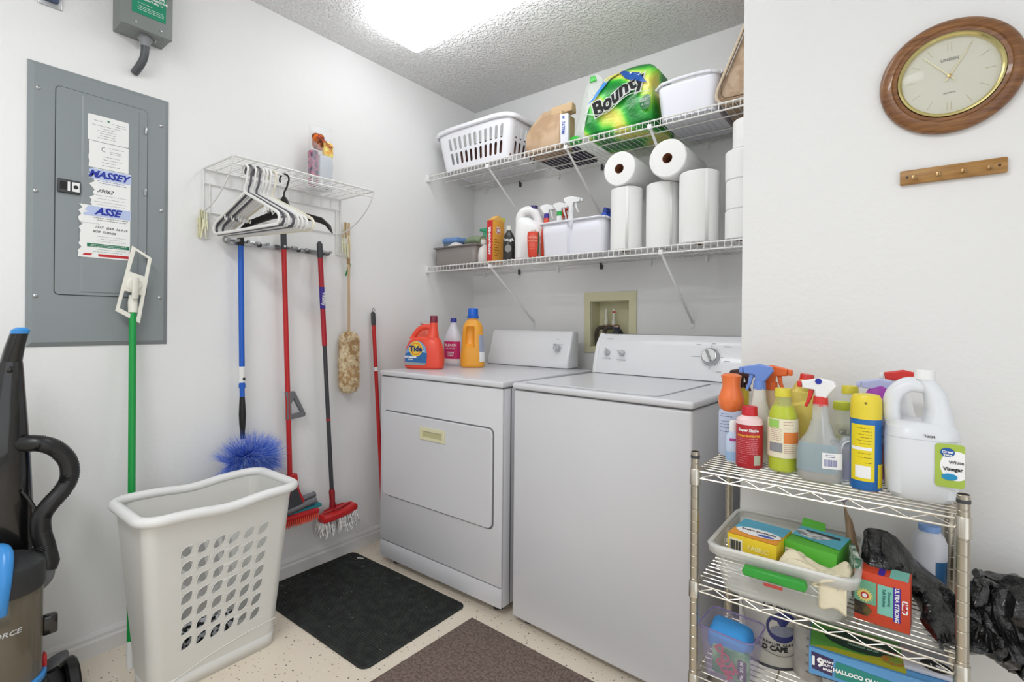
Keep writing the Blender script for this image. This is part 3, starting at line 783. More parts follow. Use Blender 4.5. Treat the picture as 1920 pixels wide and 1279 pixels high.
for i, p in enumerate(pts):
    q = Vector(pts[(i + 1) % len(pts)]); p = Vector(p); m_ = max(1, int((q - p).length / .03))
    for j in range(m_):
        s_ = p.lerp(q, j / m_); 
        if abs(s_.x) > .12: s_.z = .562 - .012 * math.exp(-(s_.y / .08) ** 2)
        P2.append(s_)
obj('rim', MB().tube(P2, .0165, 10, True, flat=.95), mat('hamper_rim', '#e8e8e6', .38), t)
# raised edges round the leaf openings on the room side
mb = MB()
def on_side(u, v):
    z = .115 + v * .36; f = (z - .045) / .51
    y0, y1 = RB[2] + (RT[2] - RB[2]) * f + .035, RB[3] + (RT[3] - RB[3]) * f - .035
    return (RB[1] + (RT[1] - RB[1]) * f + .0018, y0 + (y1 - y0) * u, z)
W_ = .374; Hh = .36
for hl in leaves(W_, Hh): mb.tube([on_side(x / W_, z / Hh) for x, z in hl], .0012, 4, True)
obj('leaf_edges', mb, HAMPER, t)
mb = MB().tube([on_side(u, v) for u, v in ((-.1, -.30), (.1, -.20), (.4, -.12), (.75, -.07), (1.08, -.05))], .0016, 5)
obj('moulded_line', mb, HAMPER, t)
t2 = thing('patterned_garment', 'black and white patterned clothing lying in the bottom of the hamper', 'clothing', (.335, -1.71, .05))
obj('cloth', MB().lathe([(.001, .0), (.045, .006), (.066, .05), (.055, .09), (.001, .105)], 28, (0, 0, 0), sx=.95, sy=2.0).wob(.012, 20, 4), two_tone(mat('speckled_cloth', '#333333', .95), '#17181c', '#d8d8dc', 75, .47, .53), t2)

# ------------- upright vacuum
t = thing('vacuum_cleaner', 'black upright vacuum with blue trim and smoky dust bin at the left edge', 'vacuum cleaner', (.20, -2.15, 0), PI / 2)
GLB = mat('gloss_black', '#151516', .18, coat=.5); HOSE = mat('hose_black', '#1d1d1e', .35)
# local: x along the wall (towards the dryer), -y towards the room
def VR(cx, cy, hw, hd, z, p=3): return ring(hw, hd, z, p, 20, cx, cy)
obj('lower_column', MB().loft([VR(-.01, .04, .085, .05, z) for z in (.10, .30)] + [VR(-.005, .03, .080, .045, .50), VR(-.002, .02, .068, .045, .60), VR(.002, .01, .056, .040, .75), VR(.006, .0, .042, .034, .88), VR(.012, -.002, .028, .026, 1.0), VR(.014, -.003, .024, .023, 1.02)]), GLB, t)
obj('handle_grip', MB().loft([VR(.014, -.003, .023, .022, 1.018), VR(.020, -.012, .021, .020, 1.06), VR(.028, -.022, .019, .018, 1.100)]), GLB, t)
obj('handle_cap', MB().loft([VR(.028, -.022, .0200, .0195, 1.098), VR(.030, -.024, .0195, .0190, 1.108), VR(.031, -.025, .010, .010, 1.115)]), SKYB, t, label='blue handle cap')
obj('hook_knob', MB().lathe([(.008, 0), (.009, .005), (.006, .010), (.0001, .012)], 14, (.008, -.028, 1.000), 'y'), GLB, t)
obj('brand_panel', text('BISSELL', .040, 0, 0, 0, bold=.0006).xf(Matrix.Translation((-.028, -.0415, .70)) @ Matrix.Rotation(-PI / 2, 4, 'Y')), mat('faint_print', '#262628', .5), t, smooth=False)
# hose: corrugated
path = smooth_pts([(.02, -.0, .79), (.05, -.03, .79), (.075, -.04, .785), (.105, -.04, .765), (.130, -.04, .725), (.134, -.04, .68), (.118, -.045, .645), (.088, -.05, .61), (.072, -.05, .58), (.072, -.05, .54), (.080, -.055, .50), (.083, -.06, .47)], 14)
obj('hose', MB().tube(path, [.0215 + (.0022 if i % 2 else 0) for i in range(len(path))], 14), HOSE, t, ang=80)
obj('hose_cuff', MB().tube([(.079, -.055, .488), (.084, -.062, .452), (.080, -.066, .435)], [.026, .027, .024], 16), HOSE, t)
obj('hose_elbow', MB().tube(smooth_pts([(.080, -.066, .437), (.076, -.07, .415), (.055, -.07, .395), (.03, -.07, .385)]), .020, 14), GREYP, t)
obj('power_cord', MB().tube(smooth_pts([(.035, -.03, .66), (.055, -.04, .62), (.070, -.045, .57), (.068, -.045, .53), (.055, -.05, .50)]), .0045, 8), BLACKP, t)
# dust bin
BC = (-.010, -.105)
bin_ = obj('dust_bin', MB().lathe([(.073, .185), (.078, .19), (.078, .43), (.076, .435)], 40, (BC[0], BC[1], 0)), mat('smoky_plastic', '#6b6252', .12, alpha=.80, coat=.3), t, label='smoky see-through dust bin')
obj('bin_filter', MB().lathe([(.05, .20), (.052, .30), (.045, .42)], 24, (BC[0], BC[1], 0)), mat('filter_brown', '#8a7c60', .7), bin_)
obj('bin_lettering', text('AIRFORCE', .0175, 0, 0, 0, bold=.0003, sx=1.15, shear=.2, fn=lambda u, v, w: (BC[0] + (.0785 + w) * math.sin((u - .022) / .078), BC[1] - (.0785 + w) * math.cos((u - .022) / .078), .340 + v)), mat('pale_print', '#c9c9c9', .5), bin_, smooth=False)
obj('bin_lid', MB().lathe([(.081, .425), (.083, .43), (.083, .478), (.079, .492), (.050, .512), (.030, .517), (.001, .518)], 40, (BC[0], BC[1], 0)), mat('charcoal', '#2a2b2d', .45), t)
obj('carry_handle', MB().tube(smooth_pts([(-.045, -.10, .525), (-.022, -.125, .545), (-.014, -.165, .538), (-.020, -.195, .49), (-.026, -.20, .44), (-.028, -.192, .40)]), .016, 12, flat=.8), SKYB, t, label='bright blue carry handle')
obj('handle_button', MB().lathe([(.009, 0), (.009, .004), (.0001, .005)], 14, (-.028, -.118, .556)), STEEL, t)
obj('bin_latch', MB().box(.066, .098, -.120, -.095, .272, .325, .006), GLB, t)
obj('blue_ring', MB().lathe([(.083, .170), (.086, .174), (.086, .186), (.082, .190)], 40, (BC[0], BC[1], 0)), SKYB, t, label='bright blue ring under the dust bin')
obj('ring_clip', MB().box(.010, .024, -.190, -.176, .166, .196, .002), mat('pale_blue_plastic', '#77aef0', .3), t)
obj('red_tab', MB().box(.066, .076, -.118, -.092, .186, .222, .004), REDP, t)
obj('bin_base', MB().lathe([(.070, .085), (.088, .10), (.092, .14), (.086, .170), (.07, .172)], 40, (BC[0], BC[1], 0)), mat('charcoal2', '#232426', .4), t)
bd = obj('front_badge', MB().box(-.050, -.006, -.203, -.196, .118, .160, .002), GLB, t)
obj('badge_lettering', text('BISSELL', .0115, -.024, -.2032, .128, bold=.0004), WINK, bd, smooth=False)
obj('badge_emblem', MB().add([(-.030, -.2034, .137), (-.016, -.2034, .137), (-.018, -.2034, .147), (-.023, -.2034, .152), (-.028, -.2034, .147)], [(0, 1, 2, 3, 4)]), REDP, bd, smooth=False)
ft = MB().loft([rrect(-.150, .115, -.40, .03, .015, .03), rrect(-.155, .120, -.41, .04, .045, .035), rrect(-.14, .105, -.39, .03, .085, .04), rrect(-.10, .07, -.30, .0, .115, .04)])
obj('floor_head', ft, mat('charcoal3', '#1b1c1e', .35), t)
for sx_ in (.145, -.175):
    obj('wheel', MB().lathe([(.030, -.018), (.058, -.016), (.064, -.010), (.064, .010), (.058, .016), (.030, .018)], 32, (sx_, -.01, .066), 'x'), BLACKP, t)
obj('axle_housing', MB().loft([ring(.045, .05, z, 3, 16, .085, -.015) for z in (.06, .10)] + [ring(.030, .035, .128, 3, 16, .085, -.015)]), mat('charcoal2', '#232426', .4), t)
obj('release_pedal', MB().loft([ring(.035, .022, 0, 2.4, 16), ring(.036, .023, .010, 2.4, 16), ring(.028, .017, .014, 2.4, 16)]).xf(Matrix.Translation((.108, -.02, .138)) @ Matrix.Rotation(-.35, 4, 'Y')), GREYP, t)

# ============================================================ DRYER
t = thing('clothes_dryer', 'white front-loading clothes dryer with cream door pull against the left wall side', 'dryer', (.213, -.882, 0))
DW = .740
obj('cabinet', MB().box(0, DW, .012, .70, .037, .886, .006), ENAMEL, t)
obj('front_panel', MB().box(.0005, DW - .0005, 0, .0115, .118, .886, .005), ENAMEL, t)
obj('toe_panel', MB().box(.0005, DW - .0005, .001, .0115, .037, .114, .005), ENAMEL, t)
obj('top_gap', MB().box(.004, DW - .004, .004, .69, .8865, .8905), mat('seam', '#77787a', .8), t, smooth=False)
obj('top_panel', MB().box(-.004, DW + .003, -.006, .70, .891, .914, .006, 3), ENAMEL, t)
SEAM = mat('seam', '#77787a', .8)
g = plate([outline_r(.0245, .7005, .3325, .7315, .026)], .0004).xf(Matrix.Translation((0, -.0001, 0)))
obj('door_gap', g, SEAM, t, smooth=False)
d = obj('door', plate([outline_r(.030, .695, .338, .726, .022)], .010, .003).xf(Matrix.Translation((0, -.0045, 0))), ENAMEL, t)
pz0, pz1, px0, px1 = .632, .686, .288, .440
pull = plate([[(px0, pz0), (px1, pz0), (px1, pz1), (px0, pz1)], [(px0 + .016, pz0 + .012), (px1 - .016, pz0 + .012), (px1 - .016, pz1 - .016), (px0 + .016, pz1 - .016)]], .006, .0015).xf(Matrix.Translation((0, -.0125, 0)))
pl = obj('door_pull', pull, mat('cream_pull', '#e0dcb8', .4), d, label='cream recessed door pull')
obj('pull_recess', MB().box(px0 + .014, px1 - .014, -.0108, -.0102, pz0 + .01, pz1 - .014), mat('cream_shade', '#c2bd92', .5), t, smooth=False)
for sx_ in (.06, DW - .06):
    for sy_ in (.06, .62): obj('levelling_foot', MB().lathe([(.02, 0), (.02, .008), (.008, .012), (.008, .04)], 14, (sx_, sy_, 0)), DARKP, t)
obj('side_seam', MB().box(DW - .0004, DW + .0006, .050, .056, .04, .884), SEAM, t, smooth=False)
def console(x0, x1, y0f, y0b, z0, y1f, y1b, z1, r=.012):
    def rg(z, yf, yb, dx=0): return rrect(x0 + dx, x1 - dx, yf, yb, z, r, 4)
    zm = z1 - .012
    f = (zm - z0) / (z1 - z0)
    return MB().loft([rg(z0, y0f, y0b), rg(z0 + .02, y0f - .004, y0b), rg((z0 + zm) / 2, y0f + (y1f - y0f) * .42, (y0b + y1b) / 2), rg(zm, y0f + (y1f - y0f) * f, y1b), rg(z1, y1f + .008, y1b - .004, .004)])
CY = .882
co = obj('control_console', console(.108, .634, CY - .235, CY - .125, .918, CY - .190, CY - .125, 1.103), mat('console_white', '#e9eaec', .3, coat=.2), t)
obj('console_gap', MB().box(.115, .40, CY - .236, CY - .13, .9142, .918).box(.53, .628, CY - .236, CY - .13, .9142, .918), SEAM, t, smooth=False)
kn = obj('timer_knob', MB().lathe([(.019, 0), (.017, .013), (.0001, .015)], 24, (0, 0, 0), 'y').merge(MB().box(-.0045, .0045, -.026, -.012, -.018, .018, .003)).xf(Matrix.Translation((.565, CY - .226, 1.02)) @ Matrix.Rotation(-.18, 4, 'X') @ Matrix.Rotation(-.45, 4, 'Y')), mat('knob_silver', '#c4c5c7', .3), t)
print_lines([(.552, .580, 1.062), (.575, .60, 1.035)], CY - .2175, GINK, co, 'console_print')

# ============================================================ WASHER
t = thing('washing_machine', 'white top-loading washing machine with large silver timer dial, right of the dryer', 'washer', (.993, -.866, 0), -.052)
WW = .688
obj('cabinet', MB().box(0, WW, 0, .66, .024, .886, .010, 3), ENAMEL, t)
obj('top_gap', MB().box(.006, WW - .006, .006, .65, .8862, .8905), SEAM, t, smooth=False)
obj('top_panel', MB().box(-.002, WW + .006, -.008, .66, .891, .914, .008, 3), ENAMEL, t)
obj('lid_gap', plate([outline_r(.028, .575, .020, .505, .03)], .0004).xf(Matrix(((1, 0, 0, 0), (0, 0, 1, 0), (0, 1, 0, .9146), (0, 0, 0, 1)))), mat('lid_seam', '#b2b3b6', .6), t, smooth=False)
obj('lid', MB().loft([rrect(.030, .573, .022, .503, .9150, .028), rrect(.030, .573, .022, .503, .9175, .028), rrect(.034, .569, .026, .499, .919, .026), rrect(.045, .558, .040, .487, .9180, .02)]), ENAMEL, t)
for sx_ in (.05, WW - .05):
    for sy_ in (.05, .60): obj('levelling_foot', MB().lathe([(.02, 0), (.02, .008), (.008, .012), (.008, .03)], 14, (sx_, sy_, 0)), DARKP, t)
CWH = mat('console_white', '#e9eaec', .3, coat=.2)
def wc(z): # front curve of the console
    f = (z - .916) / .18; return .575 + .055 * f ** 1.4 + (.0 if f < .8 else (f - .8) * .09)
cr = []
for z in (.917, .925, .94, .97, 1.0, 1.03, 1.055, 1.075, 1.088, 1.096): cr.append(rrect(.0 + (.004 if z > 1.09 else 0), .672 - (.004 if z > 1.09 else 0), wc(z), .655, z, .010, 3))
cc = obj('control_console', MB().loft(cr), CWH, t)
er = [rrect(-.006, .016, wc(z) - .004, .656, z, .006, 3) for z in (.917, .94, .97, 1.0, 1.03, 1.055, 1.075, 1.088, 1.099)]
obj('console_end_cap', MB().loft(er), CWH, t)
er = [rrect(.658, .678, wc(z) - .004, .656, z, .006, 3) for z in (.917, .94, .97, 1.0, 1.03, 1.055, 1.075, 1.088, 1.099)]
obj('console_end_cap', MB().loft(er), CWH, t)
tilt = -.30
def on_con(x, z): return Matrix.Translation((x, wc(z) - .002, z)) @ Matrix.Rotation(tilt, 4, 'X')
dl = obj('timer_dial', MB().lathe([(.036, 0), (.036, .006), (.030, .010), (.028, .024), (.0001, .026)], 36, (0, 0, 0), 'y').xf(on_con(.533, 1.012)), mat('dial_silver', '#c9cacc', .22, .6), t, label='large silver timer dial')
obj('dial_face', MB().lathe([(.026, .0262), (.0001, .0266)], 30, (0, 0, 0), 'y').xf(on_con(.533, 1.012)), mat('dial_white', '#e8e8e6', .3), dl)
obj('dial_bar', MB().box(-.0045, .0045, -.034, -.024, -.026, .026, .003).xf(on_con(.533, 1.012) @ Matrix.Rotation(-.45, 4, 'Y')), mat('bar_grey', '#9a9b9d', .3), dl)
mb = MB()
for k in range(24):
    if k % 6 == 5: continue
    a = 2 * PI * k / 24; mb.box(-.0006, .0006, -.0012, -.0006, .040, .044 + .005 * (k % 6 == 0))
    for i in range(8): mb.v[-8 + i] = tuple(Matrix.Rotation(a, 3, 'Y') @ Vector(mb.v[-8 + i]))
obj('dial_marks', mb.xf(on_con(.533, 1.012)), GINK, t, smooth=False)
for kx, kr in ((.062, .5), (.137, -.5)):
    obj('selector_knob', MB().lathe([(.014, 0), (.013, .010), (.0001, .012)], 20, (0, 0, 0), 'y').merge(MB().box(-.0038, .0038, -.024, -.010, -.017, .017, .003)).xf(on_con(kx, 1.010) @ Matrix.Rotation(kr - .6, 4, 'Y')), mat('knob_silver', '#c4c5c7', .3), t)
mb = MB()
for x0, x1, z in ((.04, .085, .984), (.115, .16, .980), (.045, .075, 1.072), (.470, .488, 1.06), (.53, .545, 1.065), (.58, .61, 1.055), (.455, .485, 1.012), (.585, .61, .998), (.56, .58, .955)):
    M_ = on_con((x0 + x1) / 2, z); mb.merge(MB().box(-(x1 - x0) / 2, (x1 - x0) / 2, -.001, -.0003, -.0008, .0008).xf(M_))
obj('console_print', mb, GINK, cc, smooth=False)

# ============================================================ WATER SUPPLY BOX in the back wall
t = thing('laundry_outlet_box', 'cream recessed laundry valve box in the back wall behind the washer', 'valve box', ((OX0 + OX1) / 2, 0, OZ0))
def LB(x, y, z): return (x - (OX0 + OX1) / 2, y, z - OZ0)
o2 = lambda x0, x1, z0, z1: [(x0, z0), (x1, z0), (x1, z1), (x0, z1)]
hw = (OX1 - OX0) / 2; hz = OZ1 - OZ0
obj('frame', plate([o2(-hw - .036, hw + .040, -.03, hz + .045), o2(-hw + .001, hw - .001, .001, hz - .001)], .006, .001).xf(Matrix.Translation((0, -.0045, 0))), CREAM, t)
ib = MB().box(-hw + .0015, -hw + .004, 0, .098, .001, hz - .001).box(hw - .004, hw - .0015, 0, .098, .001, hz - .001).box(-hw + .0015, hw - .0015, 0, .098, hz - .004, hz - .0015).box(-hw + .0015, hw - .0015, 0, .098, .001, .004).box(-hw + .0015, hw - .0015, .095, .098, .001, hz - .001)
obj('box_liner', ib, CREAM, t, smooth=False)
HB = mat('hose_rubber', '#4a4038', .6)
for i, x in enumerate((-.045, .0)):
    v = obj('supply_valve', MB().lathe([(.008, .105), (.008, .12), (.011, .122), (.011, .14), (.007, .145), (.007, .20), (.006, .205)], 14, (x, .05, 0)), mat('white_pipe', '#e3e0d2', .5), t, label=('white supply pipe of the left valve', 'white supply pipe with red band')[i])
    if i: obj('red_band', MB().lathe([(.0075, .182), (.0075, .190)], 12, (x, .05, 0)), RINK, v)
    obj('valve_body', MB().lathe([(.010, 0), (.012, .02), (.012, .04), (.009, .045)], 12, (x - .014, .05, .108), 'x'), mat('valve_brass', '#a98d72', .35, .7), t)
    obj('supply_hose', MB().tube(smooth_pts([(x - .002, .04, .10), (x - .020, .03, .104), (x - .038, .025, .090), (x - .045, .028, .060), (x - .046, .035, .012)]), .0105, 12), HB, t)
obj('valve_lever', MB().box(.010, .040, .02, .045, .098, .106, .003), mat('lever_blue', '#3d4f86', .4), t)
obj('drain_hose', MB().tube(smooth_pts([(.035, .065, .008), (.036, .055, .055), (.032, .035, .082), (.026, .018, .060), (.024, .016, .02)]), .020, 16), mat('drain_grey', '#3f4145', .5), t)

# ============================================================ bottle builders
def bottle_body(prof, p=2.0, n=32):
    """prof rows: (z, half width, half depth)"""
    return MB().loft([ring(w, d, z, p, n) for z, w, d in prof])
def at_prof(prof, z):
    for a, b in zip(prof, prof[1:]):
        if a[0] <= z <= b[0]:
            f = (z - a[0]) / max(1e-9, b[0] - a[0]); return a[1] + (b[1] - a[1]) * f, a[2] + (b[2] - a[2]) * f
    return prof[-1][1], prof[-1][2]
def front_fn(prof, p, z0, off=.0008):
    """maps flat (u, v) lettering onto the front of the bottle"""
    def fn(u, v, w):
        hw, hd = at_prof(prof, z0 + v); k = min(.999, abs(u) / hw)
        return (u, -hd * (1 - k ** p) ** (1 / p) - off - w, z0 + v)
    return fn
def label_patch(prof, p, z0, z1, u0=-.85, u1=.85, off=.0006, nu=16, nv=6):
    def fn(a, b):
        z = z0 + (z1 - z0) * b; hw, hd = at_prof(prof, z)
        ang = (u0 + (u1 - u0) * a) * PI / 2
        x = hw * math.copysign(abs(math.sin(ang)) ** (2 / p), math.sin(ang)); y = -hd * abs(math.cos(ang)) ** (2 / p)
        L_ = math.hypot(x, y); return (x + x / L_ * off, y + y / L_ * off, z)
    return MB().grid(nu, nv, fn)
def wrap_label(prof, p, z0, z1, off=.0006):
    return MB().loft([ring(at_prof(prof, z)[0] + off, at_prof(prof, z)[1] + off, z, p, 32) for z in (z0, z0 + (z1 - z0) * .33, z0 + (z1 - z0) * .66, z1)], False, False)
def ribbed_cap(r, z0, h, taper=.96, n=40, rib=.0006):
    mb = MB(); rings = []
    for z, k in ((z0, 1), (z0 + h * .9, taper), (z0 + h, taper * .94)):
        rings.append([((r * k + (rib if i % 2 else 0)) * math.cos(2 * PI * i / n), (r * k + (rib if i % 2 else 0)) * math.sin(2 * PI * i / n), z) for i in range(n)])
    return mb.loft(rings)
def text_rows(prof, p, rows, off=.0012, z0=0):
    mb = MB()
    for r in rows:
        s_, sz, z = r[:3]; mb.merge(text(s_, sz, 0, 0, 0, bold=(r[3] if len(r) > 3 else 0), sx=(r[4] if len(r) > 4 else 1), fn=front_fn(prof, p, z, off)))
    return mb
def line_rows(prof, p, rows, off=.0012):
    mb = MB(); rr = random.Random(4)
    for x0, x1, z in rows:
        x = x0
        while x < x1 - .001:
            w = min(.002 + rr.random() * .006, x1 - x); f = front_fn(prof, p, z, off)
            mb.add([f(x, -.0005, 0), f(x + w, -.0005, 0), f(x + w, .0005, 0), f(x, .0005, 0)], [(0, 1, 2, 3)]); x += w + .0012
    return mb
def trigger(root, z, m_head, m_collar, m_trig=None, s=1.0, flip=1, rz=0, head_name='spray_head', collar_r=.0135):
    """spray trigger: collar, head, nozzle and trigger lever, nozzle towards +x*flip"""
    R_ = Matrix.Rotation(rz, 4, 'Z'); f = flip * s
    obj('collar', ribbed_cap(collar_r, z, .020 * s, .92).xf(R_), m_collar, root)
    o = [(-.020 * f, z + .030 * s), (-.012 * f, z + .018 * s), (.008 * f, z + .018 * s), (.010 * f, z + .034 * s), (.034 * f, z + .036 * s), (.036 * f, z + .052 * s), (.0 * f, z + .060 * s), (-.026 * f, z + .054 * s), (-.030 * f, z + .044 * s)]
    obj(head_name, plate([o], .020 * s, .003 * s).xf(R_), m_head, root)
    obj('nozzle', MB().box(min(.036 * f, .045 * f), max(.036 * f, .045 * f), -.007 * s, .007 * s, z + .037 * s, z + .051 * s, .002).xf(R_), m_trig or m_head, root)
    o = [(.012 * f, z + .036 * s), (.022 * f, z + .036 * s), (.024 * f, z + .018 * s), (.031 * f, z - .004 * s), (.026 * f, z - .006 * s), (.017 * f, z + .014 * s)]
    obj('trigger_lever', plate([o], .010 * s, .002 * s).xf(R_), m_trig or m_head, root)

# ============================================================ CLOSET SHELVES
def closet_shelf(z, label, braces):
    t = thing('wire_shelf', label, 'shelf', (0, 0, z)); x0, x1, D = .006, XR - .004, .405
    fr = MB()
    for y in (-D, -D * .66, -D * .33, -.010): fr.tube([(x0, y, -.003), (x1, y, -.003)], .0032, 6)
    fr.tube([(x0, -D, -.030), (x1, -D, -.030)], .0032, 6)
    obj('long_rods', fr, WIREW, t)
    cw = MB(); n = 71
    for k in range(n + 1):
        x = x0 + .006 + (x1 - x0 - .012) * k / n
        cw.tube([(x, -.006, .001), (x, -D - .001, .001), (x, -D - .003, -.030)], .0015, 4)
    obj('cross_wires', cw, WIREW, t, kind='stuff')
    obj('end_clip', MB().box(.001, .016, -D - .008, -D + .012, -.034, .006, .002), WHITEP, t)
    for bx in braces:
        b = obj('brace', MB().tube([(bx, -D + .002, -.022), (bx, -D + .012, -.034), (bx, -.016, -.300), (bx, -.005, -.312)], .0062, 8, flat=.6), WHITEP, t)
        obj('brace_foot', MB().box(bx - .008, bx + .008, -.005, -.001, -.335, -.298, .0015), WHITEP, b)
        obj('brace_hook', MB().box(bx - .009, bx + .009, -D - .006, -D + .012, -.036, -.016, .002), WHITEP, b)
    for k in range(7):
        x = .10 + k * .27; obj('wall_clip', MB().box(x - .006, x + .006, -.014, -.001, -.030, .004, .002), DARKP if k in (1, 3) else WHITEP, t)
    return t
UZ, LZ = 1.982, 1.461
closet_shelf(UZ, 'upper white wire closet shelf carrying the laundry basket and paper towel pack', (.455, .93, 1.335))
closet_shelf(LZ, 'lower white wire closet shelf carrying cleaners and paper towel rolls', (.478, 1.387))
ST = .0035  # stand height above the wires

# --- white laundry basket with slots
bx0 = (0.113, -0.385, 2.007)[0]; bx1 = (0.570, -0.385, 1.994)[0]
t = thing('laundry_basket', 'white slotted laundry basket at the left end of the upper shelf', 'basket', ((bx0 + bx1) / 2, -.235, UZ + ST))
hw = (bx1 - bx0) / 2
def slots(W_, Hh):
    n = 12 if W_ > .3 else 6; o = []
    for i in range(n):
        cx = W_ * (i + .5) / n
        if W_ > .3 and (i == 0): continue
        o.append(slot(cx, Hh * .74, .0195, Hh * .42)); o.append(slot(cx, Hh * .26, .0195, Hh * .40))
    return o
bk = body_with_panels((-hw, hw, -.145, .12), (-hw - .045, hw + .035, -.165, .16), 0, .215, .020, .185, .035, slots, slots)
obj('basket_body', bk, mat('basket_white', '#e9e9ee', .4), t, solid=.0025, ang=30, weld=.0002)
P2 = []
base = rrect(-hw - .055, hw + .045, -.172, .168, .215, .05, 7)
for i, p in enumerate(base):
    p = Vector(p); q = Vector(base[(i + 1) % len(base)]); m_ = max(1, int((q - p).length / .025))
    for j in range(m_):
        s_ = p.lerp(q, j / m_); k_ = abs(s_.x) / (hw + .05)
        s_.z = .222 - .018 * max(0, (k_ - .55)) ** 1.2 * 2.2; P2.append(s_)
obj('rim', MB().tube(P2, .009, 8, True, flat=1.5), mat('basket_white', '#e9e9ee', .4), t)
BRC = two_tone(mat('brown_cloth', '#5a3a33', .95), '#4a3330', '#6e4a40', 12)
t = thing('brown_cloth', 'folded dark brown cloth lying inside the slotted laundry basket', 'cloth', ((bx0 + bx1) / 2 + .01, -.235, UZ + ST + .006))
obj('folds', MB().box(-hw * .62, hw * .98, -.136, .10, 0, .112, .02, 3).wob(.006, 14, 3), BRC, t)
obj('top_layer', MB().box(-hw * .3, hw * .90, -.11, .10, .112, .135, .01, 3).wob(.006, 14, 6), mat('charcoal_cloth', '#4d4947', .95), t, label='charcoal top layer')

# --- brown paper bag
KRAFT = two_tone(mat('kraft_paper', '#b99b7c', .8, bump=(18, .5, .01)), '#ad8f70', '#c6aa8c', 9)
px0 = (0.670, -0.370, 1.984)[0]; px1 = (0.877, -0.370, 1.988)[0]
t = thing('paper_bag', 'crumpled brown paper bag standing right of the slotted laundry basket', 'bag', ((px0 + px1) / 2, -.30, UZ + ST))
w_ = (px1 - px0) / 2
mb = MB()
rg = []
for z, sx_, sy_, dx in ((0, 1, .07, 0), (.04, 1.0, .075, 0), (.09, .98, .07, .002), (.13, .92, .055, .006), (.165, .82, .035, .014), (.195, .76, .016, .022), (.212, .72, .008, .026)):
    rg.append([(p[0] + dx, p[1], p[2]) for p in rrect(-w_ * sx_, w_ * sx_, -sy_, sy_, z, min(.012, sy_ * .8), 4)])
obj('bag_body', MB().loft(rg).wob(.006, 17, 8), KRAFT, t, ang=25)
obj('folded_top', MB().box(w_ * .2, w_ + .035, -.03, .02, .170, .215, .004, 2).wob(.008, 20, 5), mat('kraft_light', '#cdb08b', .8), t, ang=20)
obj('side_gusset', MB().box(w_ - .004, w_ + .004, -.066, .06, .01, .17, .001).wob(.004, 30, 2), mat('kraft_light', '#cdb08b', .8), t, ang=20)
t = thing('printed_packet', 'white packet with blue print squeezed between paper bag and clear plastic wrap', 'packet', ((0.910, -0.385, 2.002)[0], -.385, UZ + ST), .15, rx=.05)
obj('packet_body', MB().box(-.020, .022, -.004, .02, 0, .135, .003).wob(.003, 30, 3), mat('packet_white', '#e4e7f0', .5), t)
obj('lettering', text('MELTS', .020, 0, -.0075, .07, bold=.0004, rot=PI / 2 - .1), mat('blue_print', '#4d67b8', .5), t, smooth=False)
obj('emblem', MB().lathe([(.006, 0), (.006, .0005)], 14, (0, -.0075, .118), 'y'), mat('blue_print', '#4d67b8', .5), t)

# --- empty clear wrap
t = thing('plastic_wrap', 'empty clear plastic wrap with green corners left of the green paper towel pack', 'plastic wrap', ((0.997, -0.340, 2.026)[0], -.32, UZ + ST))
wr = MB().loft([ring(.055, .05, 0, 3, 22), ring(.060, .055, .03, 3, 22), ring(.048, .04, .10, 3, 22, .006), ring(.04, .03, .18, 3, 22, .018), ring(.045, .02, .24, 3, 22, .03), ring(.035, .012, .285, 3, 22, .042), ring(.012, .008, .305, 3, 22, .046)]).wob(.016, 20, 6)
obj('film', wr, mat('clear_film', '#e8efe9', .15, alpha=.30), t, ang=15)
gl = MB().loft([ring(.030, .02, 0, 2.4, 14), ring(.034, .024, .012, 2.4, 14), ring(.02, .012, .03, 2.4, 14)]).wob(.006, 40, 2)
obj('green_corner', gl.xf(Matrix.Translation((-.045, -.035, .0))), mat('film_green', '#37b53c', .3), t)
obj('green_corner', MB().box(-.016, .018, -.004, .004, .268, .292, .003).wob(.006, 50, 2).xf(Matrix.Translation((.036, -.02, 0))), mat('film_green', '#37b53c', .3), t)

# --- paper towel pack (wrapped)
bx = (1.176, -0.300, 2.027)[0]
t = thing('paper_towel_pack', 'crumpled green, yellow and blue wrapped paper towel pack leaning on the upper shelf', 'paper towel pack', (bx, -.235, UZ + ST))
def pack_mat():
    m = mat('green_wrap', '#3aa03a', .28, bump=(22, .6, .01)); nt = m.node_tree; b = nt.nodes['Principled BSDF']
    tc = nt.nodes.new('ShaderNodeTexCoord'); mp = nt.nodes.new('ShaderNodeMapping'); mp.inputs['Rotation'].default_value = (0, -.65, 0)
    w = nt.nodes.new('ShaderNodeTexWave'); w.bands_direction = 'Z'; w.inputs['Scale'].default_value = 2.1; w.inputs['Distortion'].default_value = 5; w.inputs['Detail'].default_value = 1.5; w.inputs['Detail Scale'].default_value = 2.0; w.inputs['Phase Offset'].default_value = 1.2
    r = nt.nodes.new('ShaderNodeValToRGB'); e = r.color_ramp.elements
    e[0].position = 0; e[0].color = lin('#0c7a2c'); e[1].position = 1; e[1].color = lin('#e3dc63')
    for p_, c_ in ((.25, '#1f9d33'), (.45, '#56c43c'), (.7, '#bfe05a')): q = e.new(p_); q.color = lin(c_)
    nt.links.new(tc.outputs['Object'], mp.inputs[0]); nt.links.new(mp.outputs[0], w.inputs['Vector']); nt.links.new(w.outputs['Fac'], r.inputs[0]); nt.links.new(r.outputs[0], b.inputs['Base Color'])
    return m
def pk(u, v, w):  # local tilt of the pack: lower left to upper right
    return (u, w, v)
rgs = []
